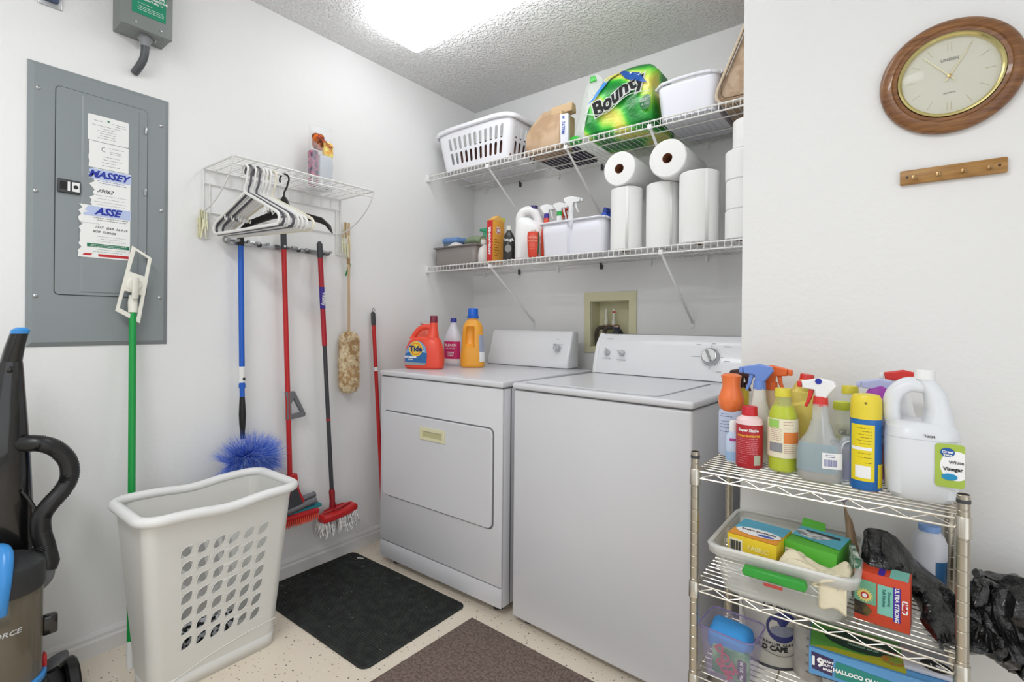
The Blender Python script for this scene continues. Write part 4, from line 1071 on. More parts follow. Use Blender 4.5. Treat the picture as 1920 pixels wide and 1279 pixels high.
for z, x0, x1, d in ((0, -.155, .145, .135), (.02, -.17, .155, .150), (.08, -.165, .150, .155), (.14, -.150, .150, .150), (.19, -.130, .160, .140), (.235, -.105, .165, .120), (.275, -.070, .130, .09), (.305, -.035, .070, .05), (.322, .0, .030, .02)):
    rgs.append(rrect(x0, x1, -d, d, z, min(.03, d * .6, (x1 - x0) * .4), 5))
def dense(rings, k):
    out = []
    for a, b in zip(rings, rings[1:]):
        for j in range(k): out.append([tuple(Vector(p).lerp(Vector(q), j / k)) for p, q in zip(a, b)])
    return out + [rings[-1]]
pkm = MB().loft(dense(rgs, 4)).wob(.011, 15, 3).wob(.004, 55, 4)
obj('wrapper', pkm, pack_mat(), t, ang=18)
def pfn(u, v, w): # onto the wobbled front
    z = max(.0, min(.30, v)); 
    for a, b in zip(((0, .135), (.02, .150), (.08, .155), (.14, .150), (.19, .140), (.235, .120), (.275, .09), (.305, .05), (.33, .02)), ((.02, .150), (.08, .155), (.14, .150), (.19, .140), (.235, .120), (.275, .09), (.305, .05), (.322, .02), (.35, 0))):
        if a[0] <= v <= b[0]: d = a[1] + (b[1] - a[1]) * (v - a[0]) / (b[0] - a[0]); break
    else: d = .13
    p = Vector((u, -d, v)); q = p * 15 + Vector((21.9, 9.3, 3)); p += noise.noise_vector(q) * .011
    return (p.x, p.y - w - .0085, p.z)
bl = MB().grid(8, 6, lambda a, b: pfn(.030 + .115 * a - .055 * b, .222 + .070 * b - .055 * a, .0015))
obj('blue_panel', bl, mat('wrap_blue', '#164f9e', .3), t, label='blue printed corner panel')
obj('panel_print', text('4  =  12', .020, .070, 0, .240, bold=.0006, rot=-.45, fn=lambda u, v, w: pfn(u, v, w + .001)), WINK, t, smooth=False)
bl = MB().grid(8, 4, lambda a, b: pfn(-.140 + .075 * a + .035 * b, .140 + .105 * a + .020 * b, .0015))
obj('blue_stripe', bl, mat('wrap_sky', '#3f86cf', .3), t, label='sky blue printed stripe')
bl = MB().grid(8, 4, lambda a, b: pfn(-.060 + .06 * a - .01 * b, .232 + .050 * a + .022 * b, .0015))
obj('yellow_panel', bl, mat('wrap_yellow', '#e8dc55', .3), t)
W1 = text('Bounty', .086, .000, 0, .150, bold=.0085, rot=.42, shear=.15, fn=lambda u, v, w: pfn(u, v, .0005), ext=.0003)
obj('lettering_outline', W1, WINK, t, smooth=False)
W1 = text('Bounty', .086, .000, 0, .150, bold=.0035, rot=.42, shear=.15, fn=lambda u, v, w: pfn(u, v, .0016), ext=.0003)
obj('lettering', W1, INK, t, smooth=False)
obj('round_seal', MB().grid(1, 14, lambda a, b: pfn(.135 + .024 * a * math.cos(2 * PI * b), .085 + .028 * a * math.sin(2 * PI * b), .0012)), mat('wrap_dark_green', '#0f6a34', .3), t)
obj('seal_print', text('SELECT', .015, .135, 0, .095, bold=.0003, fn=lambda u, v, w: pfn(u, v, .0022)).merge(text('A SIZE', .012, .135, 0, .078, bold=.0002, fn=lambda u, v, w: pfn(u, v, .0022))), WINK, t, smooth=False)
obj('clear_seam', MB().tube(smooth_pts([pfn(-.15, .10, .002), pfn(-.05, .085, .003), pfn(.06, .13, .003), pfn(.15, .125, .002)]), .0018, 5), mat('film_white', '#dfe8dc', .3), t)
t = thing('dark_folded_cloth', 'dark slate folded fabric lying on the upper shelf behind the paper bag', 'cloth', (.775, -.165, UZ + ST))
obj('folds', MB().box(-.11, .13, -.10, .12, 0, .028, .008, 3).wob(.004, 18, 2), two_tone(mat('slate_cloth', '#3e3c4a', .9), '#35333f', '#4b4858', 12), t)

# --- white tub
tx0 = (1.354, -0.385, 2.013)[0]; tx1 = (1.594, -0.385, 2.001)[0]
t = thing('storage_tub', 'white plastic tub right of the green paper towel pack on the upper shelf', 'tub', ((tx0 + tx1) / 2, -.215, UZ + ST))
hw = (tx1 - tx0) / 2 - .01
obj('tub_body', MB().loft([rrect(-hw, hw, -.15, .15, 0, .03), rrect(-hw - .012, hw + .012, -.162, .162, .125, .035), rrect(-hw - .013, hw + .013, -.163, .163, .135, .035)], True, False), COOLWH, t, solid=.003)
P2 = [(x, y, .138 + .010 * (1 - min(1, abs(x) / hw)) ** .5) for x, y, z in smooth_pts(rrect(-hw - .018, hw + .018, -.168, .168, .14, .045, 5), 3, True)]
obj('rim', MB().tube(P2, .007, 8, True), COOLWH, t)
obj('base_ribs', MB().box(-hw + .02, hw - .02, -.14, -.135, -.0015, .001).box(-hw + .02, hw - .02, .135, .14, -.0015, .001), COOLWH, t)

# --- beige quilted bag by the alcove wall
t = thing('beige_storage_bag', 'tan fabric storage bag with corded edge at the right end of the upper shelf', 'bag', (1.70, -.215, UZ + ST))
BEI = two_tone(mat('tan_fabric', '#b59c82', .9, bump=(220, .4, .002)), '#ab9177', '#bfa890', 30)
ol = [(-.105, .020), (-.090, .002), (-.06, .0), (.105, .0), (.112, .01), (.112, .455), (.105, .462), (.085, .462), (.066, .448), (.03, .36), (-.03, .22), (-.10, .065), (-.108, .04)]
obj('bag_body', plate([ol], .32, .02, 4), BEI, t)
for yy in (-.168, .168):
    obj('piping', MB().tube([(x * .99, yy, z) for x, z in ol], .0065, 8, True), mat('tan_cord', '#cbbba3', .8), t)
obj('seam_line', MB().tube([(x * .90 + .006, -.1735, z * .94 + .016) for x, z in ol[:-1]], .0018, 5, True), mat('seam_brown', '#6b563f', .8), t)

# ============================================================ LOWER SHELF ITEMS
# grey bin with towels
gx0 = (0.040, -0.375, 1.489)[0]; gx1 = (0.337, -0.375, 1.474)[0]
t = thing('grey_bin', 'small taupe plastic bin holding towels at the left end of the lower shelf', 'bin', ((gx0 + gx1) / 2, -.27, LZ + ST))
hw = (gx1 - gx0) / 2; TAUPE = mat('taupe_plastic', '#8a8380', .5)
obj('bin_body', MB().loft([rrect(-hw, hw, -.10, .10, 0, .022), rrect(-hw - .008, hw + .010, -.108, .108, .100, .024)], True, False), TAUPE, t, solid=.003)
obj('rim', MB().tube(smooth_pts(rrect(-hw - .012, hw + .014, -.112, .112, .103, .028, 5), 2, True), .0045, 7, True), TAUPE, t)
def folded(root, x0, x1, y0, y1, z0, z1, m, seed, amp=.006): return obj('fold', MB().box(x0, x1, y0, y1, z0, z1, .45 * (z1 - z0), 4).wob(amp, 20, seed), m, root)
t = thing('blue_towel', 'blue folded towel on top of the taupe bin', 'towel', ((gx0 + gx1) / 2 - .05, -.28, LZ + ST + .098))
TB = mat('blue_towel', '#6c8fc4', .95, bump=(260, .6, .002))
folded(t, -.060, .062, -.085, .08, .028, .062, TB, 1); folded(t, -.055, .035, -.080, .07, .0, .034, mat('slate_towel', '#6b7780', .95), 4)
t = thing('green_towel', 'rolled sage green towel beside the blue towel on the taupe bin', 'towel', ((gx0 + gx1) / 2 + .075, -.29, LZ + ST + .108), -.12)
TG = mat('sage_towel', '#8a9a7c', .95, bump=(260, .6, .002))
obj('roll', MB().tube([(-.075, .01, .022), (-.03, 0, .030), (.03, 0, .030), (.075, 0, .024)], [.022, .030, .031, .028], 16, flat=.85).wob(.004, 25, 2), TG, t)
obj('roll_core', MB().tube([(.0765, .008 * math.cos(a) * (1 - a / 22) * 2, .024 + .008 * 2 * (1 - a / 22) * math.sin(a)) for a in [k * .5 for k in range(36)]], .002, 5), mat('pale_sage', '#c4c8b4', .9), t)
t = thing('white_rag', 'crumpled white rag poking out of the taupe bin below the towels', 'cloth', ((gx0 + gx1) / 2 - .015, -.345, LZ + ST + .088))
obj('crumple', MB().lathe([(.001, 0), (.03, .004), (.038, .02), (.02, .036), (.001, .04)], 18, sx=1.5, sy=.9).wob(.010, 40, 3), mat('rag_white', '#dcd8d6', .95), t, ang=20)

# white round bottle behind
t = thing('white_bottle', 'round white bottle half hidden between taupe bin and orange carton', 'bottle', ((0.340, -0.300, 1.541)[0], -.30, LZ + ST))
obj('bottle_body', MB().lathe([(.030, 0), (.040, .01), (.045, .05), (.042, .08), (.025, .10), (.015, .108), (.014, .12)], 24), WHITEP, t)
obj('cap', MB().lathe([(.017, .115), (.016, .135), (.0001, .137)], 20), WHITEP, t)
t = thing('spray_bottle', 'small spray bottle with green trigger left of the orange carton', 'spray bottle', ((0.295, -0.240, 1.552)[0], -.22, LZ + ST), .2, 'spray bottles on the lower shelf')
pf = [(0, .024, .018), (.01, .027, .02), (.12, .027, .02), (.15, .012, .012), (.165, .011, .011)]
obj('bottle_body', bottle_body(pf, 2.6), mat('pale_clear', '#d8e6de', .2, alpha=.7), t)
trigger(t, .165, mat('mint_green', '#2fa578', .35), mat('mint_green', '#2fa578', .35), s=.9, flip=-1, rz=.6)
# orange and red carton
ox = (0.459, -0.385, 1.473)[0]
t = thing('baking_soda_carton', 'tall orange and red powder carton on the lower shelf left of the black bottle', 'carton', (ox, -.385, LZ + ST))
ORG = mat('orange_carton', '#eda73d', .5); RDC = mat('red_carton', '#c9262b', .5)
CW_, CD_, CH_ = .038, .098, .215
obj('carton_body', MB().box(-CW_ / 2, CW_ / 2, 0, CD_, 0, CH_, .0015), ORG, t)
obj('red_panel', MB().box(-CW_ / 2, CW_ / 2, -.0006, -.0001, .004, CH_), RDC, t, smooth=False)
ltr = text('ARM&HAMMER', .0215, 0, 0, 0, bold=.0008).xf(Matrix.Translation((0, -.0008, .108)) @ Matrix.Rotation(-PI / 2, 4, 'Y'))
obj('lettering', ltr, WINK, t, smooth=False, label='white vertical lettering')
sd = obj('round_seal', MB().lathe([(.020, 0), (.020, .0005)], 24, (CW_ / 2, .045, .165), 'x'), WINK, t)
obj('seal_ring', MB().lathe([(.016, .0006), (.016, .0009), (.011, .0009), (.011, .0006)], 24, (CW_ / 2, .045, .165), 'x', cap=False), RINK, sd)
mb = MB()
for k in range(7): mb.box(CW_ / 2, CW_ / 2 + .0004, .015, .015 + .03 + .006 * (k % 3), .03 + k * .014, .034 + k * .014)
obj('side_print', mb, mat('brown_print', '#a3661c', .5), t, smooth=False)
obj('slanted_top', MB().add([(-CW_ / 2, 0, CH_), (CW_ / 2, 0, CH_), (CW_ / 2, CD_, CH_), (-CW_ / 2, CD_, CH_), (-CW_ / 2, CD_ * .5, CH_ + .03), (CW_ / 2, CD_ * .5, CH_ + .03)], [(0, 1, 5, 4), (2, 3, 4, 5), (1, 2, 5), (0, 4, 3)]), mat('orange_light', '#f5bd62', .5), t, smooth=False)
t = thing('yellow_spray', 'bottle with yellow sprayer cap rising behind the orange carton', 'spray bottle', ((0.400, -0.235, 1.543)[0], -.225, LZ + ST), .3, 'spray bottles on the lower shelf')
obj('bottle_body', bottle_body([(0, .026, .026), (.16, .026, .026), (.20, .012, .012), (.21, .012, .012)]), WHITEP, t)
trigger(t, .208, mat('yellow_cap', '#dcd838', .35), mat('yellow_cap', '#dcd838', .35), s=.9, flip=-1, rz=.9)
t = thing('black_bottle', 'black bottle with round pale emblem between orange carton and white jug', 'bottle', ((0.555, -0.355, 1.489)[0], -.345, LZ + ST), .5)
pf = [(0, .028, .026), (.006, .031, .028), (.11, .031, .028), (.135, .024, .022), (.15, .012, .012), (.16, .012, .012)]
obj('bottle_body', bottle_body(pf, 2.2), mat('soft_black', '#2b2a2a', .3), t)
obj('cap', ribbed_cap(.014, .155, .024), mat('pale_cap', '#d8d8d0', .4), t)
obj('lettering', text_rows(pf, 2.2, [('Tough', .022, .105, .0004)]), WINK, t, smooth=False)
obj('round_emblem', MB().grid(1, 20, lambda a, b: front_fn(pf, 2.2, .060, .0010)(.017 * a * math.cos(2 * PI * b), .020 * a * math.sin(2 * PI * b), 0)), mat('emblem_grey', '#8f8f8d', .4), t)
# white jug with moulded handle
jx = (0.666, -0.330, 1.478)[0]
t = thing('white_jug', 'large white plastic jug with moulded handle beside the orange container', 'jug', (jx, -.315, LZ + ST), .42)
jb = MB().loft([ring(w, d, z, 2.8, 36, cx) for z, w, d, cx in ((0, .066, .040, 0), (.008, .074, .046, 0), (.10, .075, .047, 0), (.155, .073, .045, 0), (.185, .060, .036, -.012), (.200, .044, .028, -.026), (.212, .034, .022, -.034))])
jb.merge(MB().tube(smooth_pts([(-.050, 0, .165), (-.052, 0, .205), (-.036, 0, .240), (-.006, 0, .250), (.022, 0, .240), (.042, 0, .212), (.056, 0, .168)], 5), [.022] * 5 + [.024] * 21 + [.026] * 5, 18))
obj('jug_body', jb, WHITEP, t)
obj('cap', MB().lathe([(.020, .252), (.020, .272), (.0001, .274)], 20, (.02, 0, 0)), mat('violet_cap', '#39306f', .4), t)
t = thing('orange_container', 'orange-red bottle with green stripe standing before the white jug', 'bottle', ((0.736, -0.395, 1.465)[0], -.382, LZ + ST), .45)
pf = [(0, .022, .016), (.005, .025, .018), (.05, .028, .019), (.10, .030, .02), (.118, .028, .018), (.124, .026, .016)]
obj('bottle_body', bottle_body(pf, 3), mat('tomato_plastic', '#d6412a', .3), t)
obj('green_stripe', label_patch(pf, 3, .002, .118, .55, .95), mat('stripe_green', '#256b48', .4), t)
obj('lettering', text_rows(pf, 3, [('Simply', .016, .095, .0003), ('FLOOR', .013, .078, .0003)]), mat('pale_orange_print', '#f2a890', .5), t, smooth=False)
obj('print_lines', line_rows(pf, 3, [(-.018, .01, .062), (-.018, .012, .052), (-.018, .008, .042)]), mat('pale_orange_print', '#f2a890', .5), t)
obj('cap', MB().lathe([(.012, .122), (.012, .135), (.0001, .137)], 16), mat('pale_cap', '#d8d8d0', .4), t)

# white caddy
cx0 = (0.782, -0.375, 1.479)[0]; cx1 = (1.104, -0.375, 1.468)[0]
t = thing('cleaning_caddy', 'white two-compartment plastic caddy full of spray bottles on the lower shelf', 'caddy', ((cx0 + cx1) / 2, -.255, LZ + ST))
hw = (cx1 - cx0) / 2
nx = -hw + .155
def crr(ins, z):
    base_ = rrect(-hw - ins, hw + ins, -.115 - ins, .115 + ins, z, .025, 5)
    n_ = [(nx - .016, -.115 - ins, z), (nx - .008, -.101 - ins, z), (nx + .010, -.101 - ins, z), (nx + .018, -.115 - ins, z)]
    return base_[:18] + n_ + base_[18:]
obj('caddy_body', MB().loft([crr(0, 0), crr(.004, .10), crr(.006, .155)], True, False), COOLWH, t, solid=.003)
obj('rim', MB().tube(smooth_pts(rrect(-hw - .010, hw + .010, -.125, .125, .158, .03, 5), 2, True), .0055, 7, True), COOLWH, t)
obj('divider', MB().box(-.002 + nx, .002 + nx, -.10, .11, .003, .13), COOLWH, t)
CZ = LZ + ST + .004
def sprayer(label, x, y, h, mb_, mh, mc, mt=None, rz=0, flip=1, s=1.0, nm='spray_bottle', w=.027):
    t = thing(nm, label, 'spray bottle', (x, y, CZ), rz, 'spray bottles in the white caddy')
    pf = [(0, w * .9, w * .7), (.008, w, w * .75), (h * .62, w, w * .75), (h * .85, w * .55, w * .5), (h, .012, .012)]
    obj('bottle_body', bottle_body(pf, 2.6), mb_, t); trigger(t, h - .004, mh, mc, mt, s=s, flip=flip, rz=rz); return t
PUR = mat('purple_collar', '#3c2c96', .4)
sprayer('orange-red spray bottle with purple collar and white trigger, leftmost in the caddy', (0.764, -0.310, 1.690)[0], -.31, .200, mat('coral_plastic', '#e2553c', .35), WHITEP, PUR, s=1.15, rz=.3, flip=1)
sprayer('white spray bottle with green collar and white trigger in the caddy', (0.833, -0.300, 1.683)[0], -.30, .205, WHITEP, WHITEP, mat('green_collar', '#1faa48', .4), s=1.1, rz=.3, flip=1)
sprayer('spray bottle with salmon red trigger behind the green-collared one', (0.798, -0.220, 1.702)[0], -.22, .215, mat('salmon_clear', '#e9a093', .3), mat('salmon_red', '#e04a38', .35), mat('salmon_red', '#e04a38', .35), s=1.0, rz=.2, flip=1)
sprayer('white spray bottle with tall white trigger in the middle of the caddy', (0.881, -0.270, 1.682)[0], -.27, .225, WHITEP, WHITEP, WHITEP, s=1.25, rz=.2, flip=1)
t = thing('grey_rag', 'grey and white rag folded over the back of the caddy', 'cloth', ((0.950, -0.240, 1.689)[0], -.24, CZ + .125), .2)
obj('fold', MB().box(-.05, .03, -.05, .05, 0, .040, .016, 3).wob(.006, 22, 3), mat('pale_blue_rag', '#c9ced9', .95), t)
obj('fold', MB().box(-.002, .055, -.045, .05, -.004, .040, .016, 3).wob(.006, 22, 6), mat('grey_rag', '#55555a', .95), t, label='dark grey fold')
BB = mat('royal_blue_plastic', '#1d55c8', .35)
for i, (xx, yy, tl, lb_) in enumerate((((1.052, -0.300, 1.643)[0], -.30, .30, 'blue bottle leaning in the right corner of the caddy, front one'), ((1.064, -0.250, 1.650)[0], -.25, .22, 'blue bottle leaning behind the front blue one, touching the towel roll'))):
    t = thing('blue_bottle', lb_, 'bottle', (xx - .03, yy, CZ + .012), .3, 'blue bottles in the white caddy', ry=tl)
    pf = [(0, .028, .018), (.14, .028, .018), (.18, .013, .012), (.19, .012, .012)]
    obj('bottle_body', bottle_body(pf, 3), BB, t)
    obj('cap', ribbed_cap(.014, .185, .022), mat('navy_cap', '#16338e', .4), t)
    obj('lettering', text_rows(pf, 3, [('WINDEX', .011, .130, .0003)]), WINK, t, smooth=False)

# --- paper towel rolls
def roll_parts(t, r, h):
    obj('sheet_roll', MB().lathe([(.021, .0), (r - .004, 0), (r, .004), (r, h - .004), (r - .004, h), (.021, h)], 44, cap=False), TISSUE, t)
    obj('cardboard_core', MB().lathe([(.0200, .0), (.0200, h)], 24, cap=False), CARDB, t, solid=.0018)
    obj('loose_edge', MB().grid(6, 1, lambda a, b: ((r + .0008) * math.cos(-1.2 + a * .18), (r + .0008) * math.sin(-1.2 + a * .18), .001 + (h - .002) * b)), TISSUE, t, solid=.0004)
RG = 'paper towel rolls on the lower shelf'
t = r1 = thing('paper_towel_roll', 'upright paper towel roll next to the white caddy, leftmost standing roll', 'paper towel roll', ((1.192, -0.310, 1.611)[0], -.31, LZ + ST), 0, RG); roll_parts(t, .070, .275)
r2 = dup(r1, ((1.348, -0.285, 1.597)[0], -.285, LZ + ST), .4, 'upright paper towel roll between two others, middle standing roll')
t = thing('paper_towel_roll', 'thickest upright paper towel roll, right of the two it stands beside', 'paper towel roll', ((1.514, -0.325, 1.591)[0], -.325, LZ + ST), .2, RG); roll_parts(t, .0775, .285)
for lb_, p, r in (('paper towel roll lying on top, brown core showing, the left of two', (1.190, -0.385, 1.814), .074), ('paper towel roll lying on top, brown core showing, the right of two', (1.403, -0.385, 1.810), .078)):
    t = thing('paper_towel_roll', lb_, 'paper towel roll', (p[0], -.385, LZ + ST + .277 + r), 0, RG, rx=-PI / 2); roll_parts(t, r, .28)
# toilet rolls by the alcove wall
def tp(t, r, h):
    obj('sheet_roll', MB().lathe([(.021, .0), (r - .004, 0), (r, .004), (r, h - .004), (r - .004, h), (.021, h)], 40, cap=False), TISSUE, t)
    obj('cardboard_core', MB().lathe([(.0200, .0), (.0200, h)], 24, cap=False), CARDB, t, solid=.0018)
tr0 = None
for i, (dx, z, lb_) in enumerate(((0, 0, 'toilet roll at the very bottom of the stack by the alcove wall'), (.002, .1125, 'toilet roll second from the bottom of the stack'), (.0, .225, 'toilet roll third from the bottom of the stack'), (.026, .3375, 'toilet roll on top of the stack, shifted right'))):
    loc = ((1.618, -0.360, 1.530)[0] + .060 + dx, -.34, LZ + ST + z)
    if tr0 is None: tr0 = thing('toilet_roll', lb_, 'toilet roll', loc, 0, 'toilet rolls stacked by the alcove wall'); tp(tr0, .059, .112)
    else: dup(tr0, loc, .3 * i, lb_)

# ============================================================ DETERGENTS on the dryer top
TZ = .9145
t = thing('red_detergent_jug', 'large orange-red detergent jug with blue swirl label on the dryer', 'jug', (.302, -.690, TZ), .40)
TR = mat('tide_orange', '#f0503a', .3)
jb = MB().loft([ring(w, d, z, 3.0, 44, cx) for z, w, d, cx in ((0, .090, .036, 0), (.008, .099, .043, 0), (.05, .101, .045, 0), (.10, .095, .043, .001), (.130, .084, .038, .003), (.146, .074, .034, .006), (.154, .060, .028, .012), (.157, .048, .022, .016))])
jb.merge(MB().loft([ring(w, d, z, 2.2, 24, cx) for z, w, d, cx in ((.150, .034, .032, .040), (.175, .026, .026, .045), (.20, .020, .020, .0475), (.228, .018, .018, .048))]))
jb.merge(MB().tube(smooth_pts([(-.062, 0, .145), (-.054, 0, .166), (-.030, 0, .193), (.004, 0, .206), (.040, 0, .201)], 5), [.020, .018, .016] + [.0125] * 18, 14, flat=1.1))
obj('jug_body', jb, TR, t)
obj('cap', MB().lathe([(.019, .226), (.019, .256), (.017, .260), (.0001, .261)], 26, (.048, 0, 0)), mat('maroon_cap', '#7a2038', .35), t, label='dark maroon cap')
FY = -.0455
lo = [(-.080, .020), (.022, .020), (.030, .030), (.034, .075), (.026, .110), (.004, .132), (-.022, .138), (-.050, .128), (-.072, .100), (-.084, .060)]
lb = obj('label', plate([lo], .0008).xf(Matrix.Translation((0, FY, 0))), mat('label_blue', '#2c6aa8', .4), t, smooth=False)
obj('label_foot', plate([[(-.080, .020), (.022, .020), (.030, .030), (-.082, .034)]], .0004).xf(Matrix.Translation((0, FY - .0007, 0))), mat('label_grey', '#9fa9ad', .4), lb, smooth=False)
obj('label_top', plate([[(-.080, .075), (-.05, .085), (-.01, .086), (.033, .078), (.026, .110), (.004, .132), (-.022, .138), (-.050, .128), (-.072, .100)]], .0004).xf(Matrix.Translation((0, FY - .0006, 0))), mat('label_pale_blue', '#7ea2cf', .4), lb, smooth=False)
def disc(r, x, z, y, m, par, nm, sx=1.0, n=28): return obj(nm, MB().lathe([(r, 0), (r, .0004)], n, (0, 0, 0), 'y').xf(Matrix.Translation((x, y, z)) @ Matrix.Scale(sx, 4, (1, 0, 0))), m, par)
disc(.037, -.024, .098, FY - .0010, mat('swirl_yellow', '#e7cf3c', .4), lb, 'swirl', .95)
disc(.031, -.024, .098, FY - .0015, mat('swirl_orange', '#ee8a2a', .4), lb, 'swirl', .95)
disc(.024, -.024, .098, FY - .0020, mat('swirl_yellow', '#e7cf3c', .4), lb, 'swirl', .95)
obj('lettering', text('Tide', .036, -.024, FY - .0026, .098, bold=.0016), mat('navy_ink', '#182a6b', .5), lb, smooth=False)
obj('lettering', text('HYGIENIC', .0145, -.050, FY - .0014, .058, bold=.0008).merge(text('CLEAN', .009, -.052, FY - .0014, .046, bold=.0002)), WINK, lb, smooth=False)
print_lines([(-.072, .018, .029), (-.072, .010, .025)], FY - .0012, GINK, lb)
for dx, dz, r_ in ((.014, .085, .003), (.020, .090, .002), (-.004, .074, .002)): disc(r_, dx, dz, FY - .0014, WINK, lb, 'spark')
t = thing('coral_detergent_jug', 'translucent coral jug with small heart mark behind the red detergent jug', 'jug', (.20, -.590, TZ), .3)
pf = [(0, .048, .032), (.008, .052, .036), (.15, .052, .036), (.19, .040, .03), (.205, .02, .02), (.215, .02, .02)]
obj('jug_body', bottle_body(pf, 3), mat('coral_clear', '#ef6a55', .3), t)
obj('cap', MB().lathe([(.030, .190), (.029, .232), (.0001, .234)], 24), mat('clear_cap', '#eadbd6', .2, alpha=.55), t, label='clear measuring cap')
disc(.008, .0, .214, -.030, mat('heart_red', '#a8485a', .4), t, 'heart_mark')
# white bleach bottle
t = thing('bleach_bottle', 'white bleach bottle with pink label and navy cap between the two big jugs', 'bottle', ((0.255, -0.440, 0.985)[0] + .0, -.44, TZ), .35)
pf = [(0, .046, .034), (.008, .050, .038), (.125, .050, .038), (.150, .046, .035), (.185, .030, .025), (.215, .017, .016), (.232, .015, .015)]
obj('bottle_body', bottle_body(pf, 2.4), mat('bleach_white', '#dfe1ea', .3), t)
lb = obj('label', label_patch(pf, 2.4, .035, .128, -.75, .75), mat('pink_label', '#d42b74', .4), t, label='pink label with white print')
obj('label_foot', label_patch(pf, 2.4, .012, .035, -.75, .75), WINK, lb)
obj('lettering', text_rows(pf, 2.4, [('BLEACH', .018, .108, .0004), ('SPLASH-LESS', .009, .09, .0002), ('CLEAN', .013, .068, .0003), ('LINEN', .013, .053, .0003)]), WINK, lb, smooth=False)
obj('cap', ribbed_cap(.0165, .228, .024), mat('navy_cap2', '#2b2f8e', .4), t)
obj('neck_ring', MB().lathe([(.017, .222), (.019, .225), (.017, .228)], 20), mat('bleach_white', '#dfe1ea', .3), t)
# yellow detergent
t = thing('yellow_detergent_jug', 'golden yellow detergent bottle with bright blue cap and moulded grip on the dryer', 'jug', ((0.406, -0.440, 0.991)[0] + .012, -.465, TZ), .62)
YL = mat('golden_plastic', '#f2a93b', .35)
pf = [(0, .055, .042), (.008, .062, .048), (.05, .063, .048), (.12, .056, .044), (.17, .054, .042), (.21, .050, .038), (.232, .038, .030), (.242, .027, .025), (.255, .026, .024)]
body = MB()
rgs = dense([ring(w, d, z, 2.5, 72) for z, w, d in pf], 4)
def dent(p):  # grip recess pressed into the front left of the bottle
    x, y, z = p; dx = (x + .010) / .023; dz = (z - .155) / .052
    q = dx ** 4 + dz ** 4
    if y < 0 and q < 1: y += .030 * (1 - q) ** .6
    return (x, y, z)
obj('bottle_body', MB().loft([[dent(p) for p in r] for r in rgs]), YL, t)
obj('collar', MB().lathe([(.030, .250), (.031, .256), (.031, .262), (.027, .264)], 28), BLUEP, t)
obj('cap', ribbed_cap(.0265, .262, .040), mat('bright_blue_cap', '#0f62cf', .3), t)
lb = obj('side_label', label_patch(pf, 2.5, .03, .165, .38, .98), mat('silver_label', '#a5adc4', .4), t)
obj('label_foot', label_patch(pf, 2.5, .03, .08, .38, .98, .001), WINK, lb)

# ============================================================ WIRE RACK by the right wall
FX0, FX1, FY_, BY_ = 1.802, 2.247, -1.255, -.972
ZS = (.8165, .5675, .363, .12)
CHR = mat('rack_chrome', '#cfcabf', .25, 1); CHD = mat('rack_post_metal', '#b9b2a4', .3, 1)
t = rack = thing('wire_rack', 'small chrome wire rack of shelves on four posts against the right wall', 'rack', ((FX0 + FX1) / 2, (FY_ + BY_) / 2, 0))
CX, CYR = (FX0 + FX1) / 2, (FY_ + BY_) / 2
def lr(x, y, z): return (x - CX, y - CYR, z)
PR = .0092
for (x, y) in ((FX0, FY_), (FX1, FY_), (FX0, BY_), (FX1, BY_)):
    pf = [(PR * .9, 0)]
    z = .02
    while z < .845: pf += [(PR, z), (PR, z + .0225), (PR - .0009, z + .0235), (PR - .0009, z + .0245)]; z += .0254
    pf += [(PR, .846), (PR * .6, .850)]
    p = obj('post', MB().lathe(pf, 16, lr(x, y, 0)), CHD, t)
    obj('post_cap', MB().lathe([(PR + .0006, .843), (PR + .0006, .849), (.0001, .851)], 16, lr(x, y, 0)), DARKP, p)
    for zz in ZS: obj('shelf_collar', MB().lathe([(PR + .0012, -.028), (PR + .0026, -.027), (PR + .0022, .006), (PR + .0010, .008)], 16, lr(x, y, zz - .004)), CHR, p)
for zz in ZS:
    fr = MB()
    for dz in (-.002, -.0175):
        fr.tube([lr(FX0 + .010, FY_, zz + dz), lr(FX1 - .010, FY_, zz + dz)], .0021, 6); fr.tube([lr(FX0 + .010, BY_, zz + dz), lr(FX1 - .010, BY_, zz + dz)], .0021, 6)
        fr.tube([lr(FX0, FY_ + .010, zz + dz), lr(FX0, BY_ - .010, zz + dz)], .0021, 6); fr.tube([lr(FX1, FY_ + .010, zz + dz), lr(FX1, BY_ - .010, zz + dz)], .0021, 6)
    sh = obj('shelf', fr, CHR, t)
    zg = MB()
    for y in (FY_, BY_):
        n = 14; zg.tube([lr(FX0 + .012 + (FX1 - FX0 - .024) * k / n, y, zz + (-.003 if k % 2 else -.0165)) for k in range(n + 1)], .0013, 5)
    for x in (FX0, FX1):
        n = 8; zg.tube([lr(x, FY_ + .012 + (BY_ - FY_ - .024) * k / n, zz + (-.003 if k % 2 else -.0165)) for k in range(n + 1)], .0013, 5)
    obj('zigzag_wire', zg, CHR, sh)
    wr = MB()
    for k in range(1, 15): y = FY_ + (BY_ - FY_) * k / 15; wr.tube([lr(FX0 + .003, y, zz), lr(FX1 - .003, y, zz)], .0015, 5)
    for k in (1, 2): x = FX0 + (FX1 - FX0) * k / 3; wr.tube([lr(x, FY_, zz - .003), lr(x, BY_, zz - .003)], .0018, 5)
    obj('shelf_wires', wr, CHR, sh, kind='stuff')

RZT = ZS[0] + .002
G1 = 'cleaning bottles on top of the wire rack'
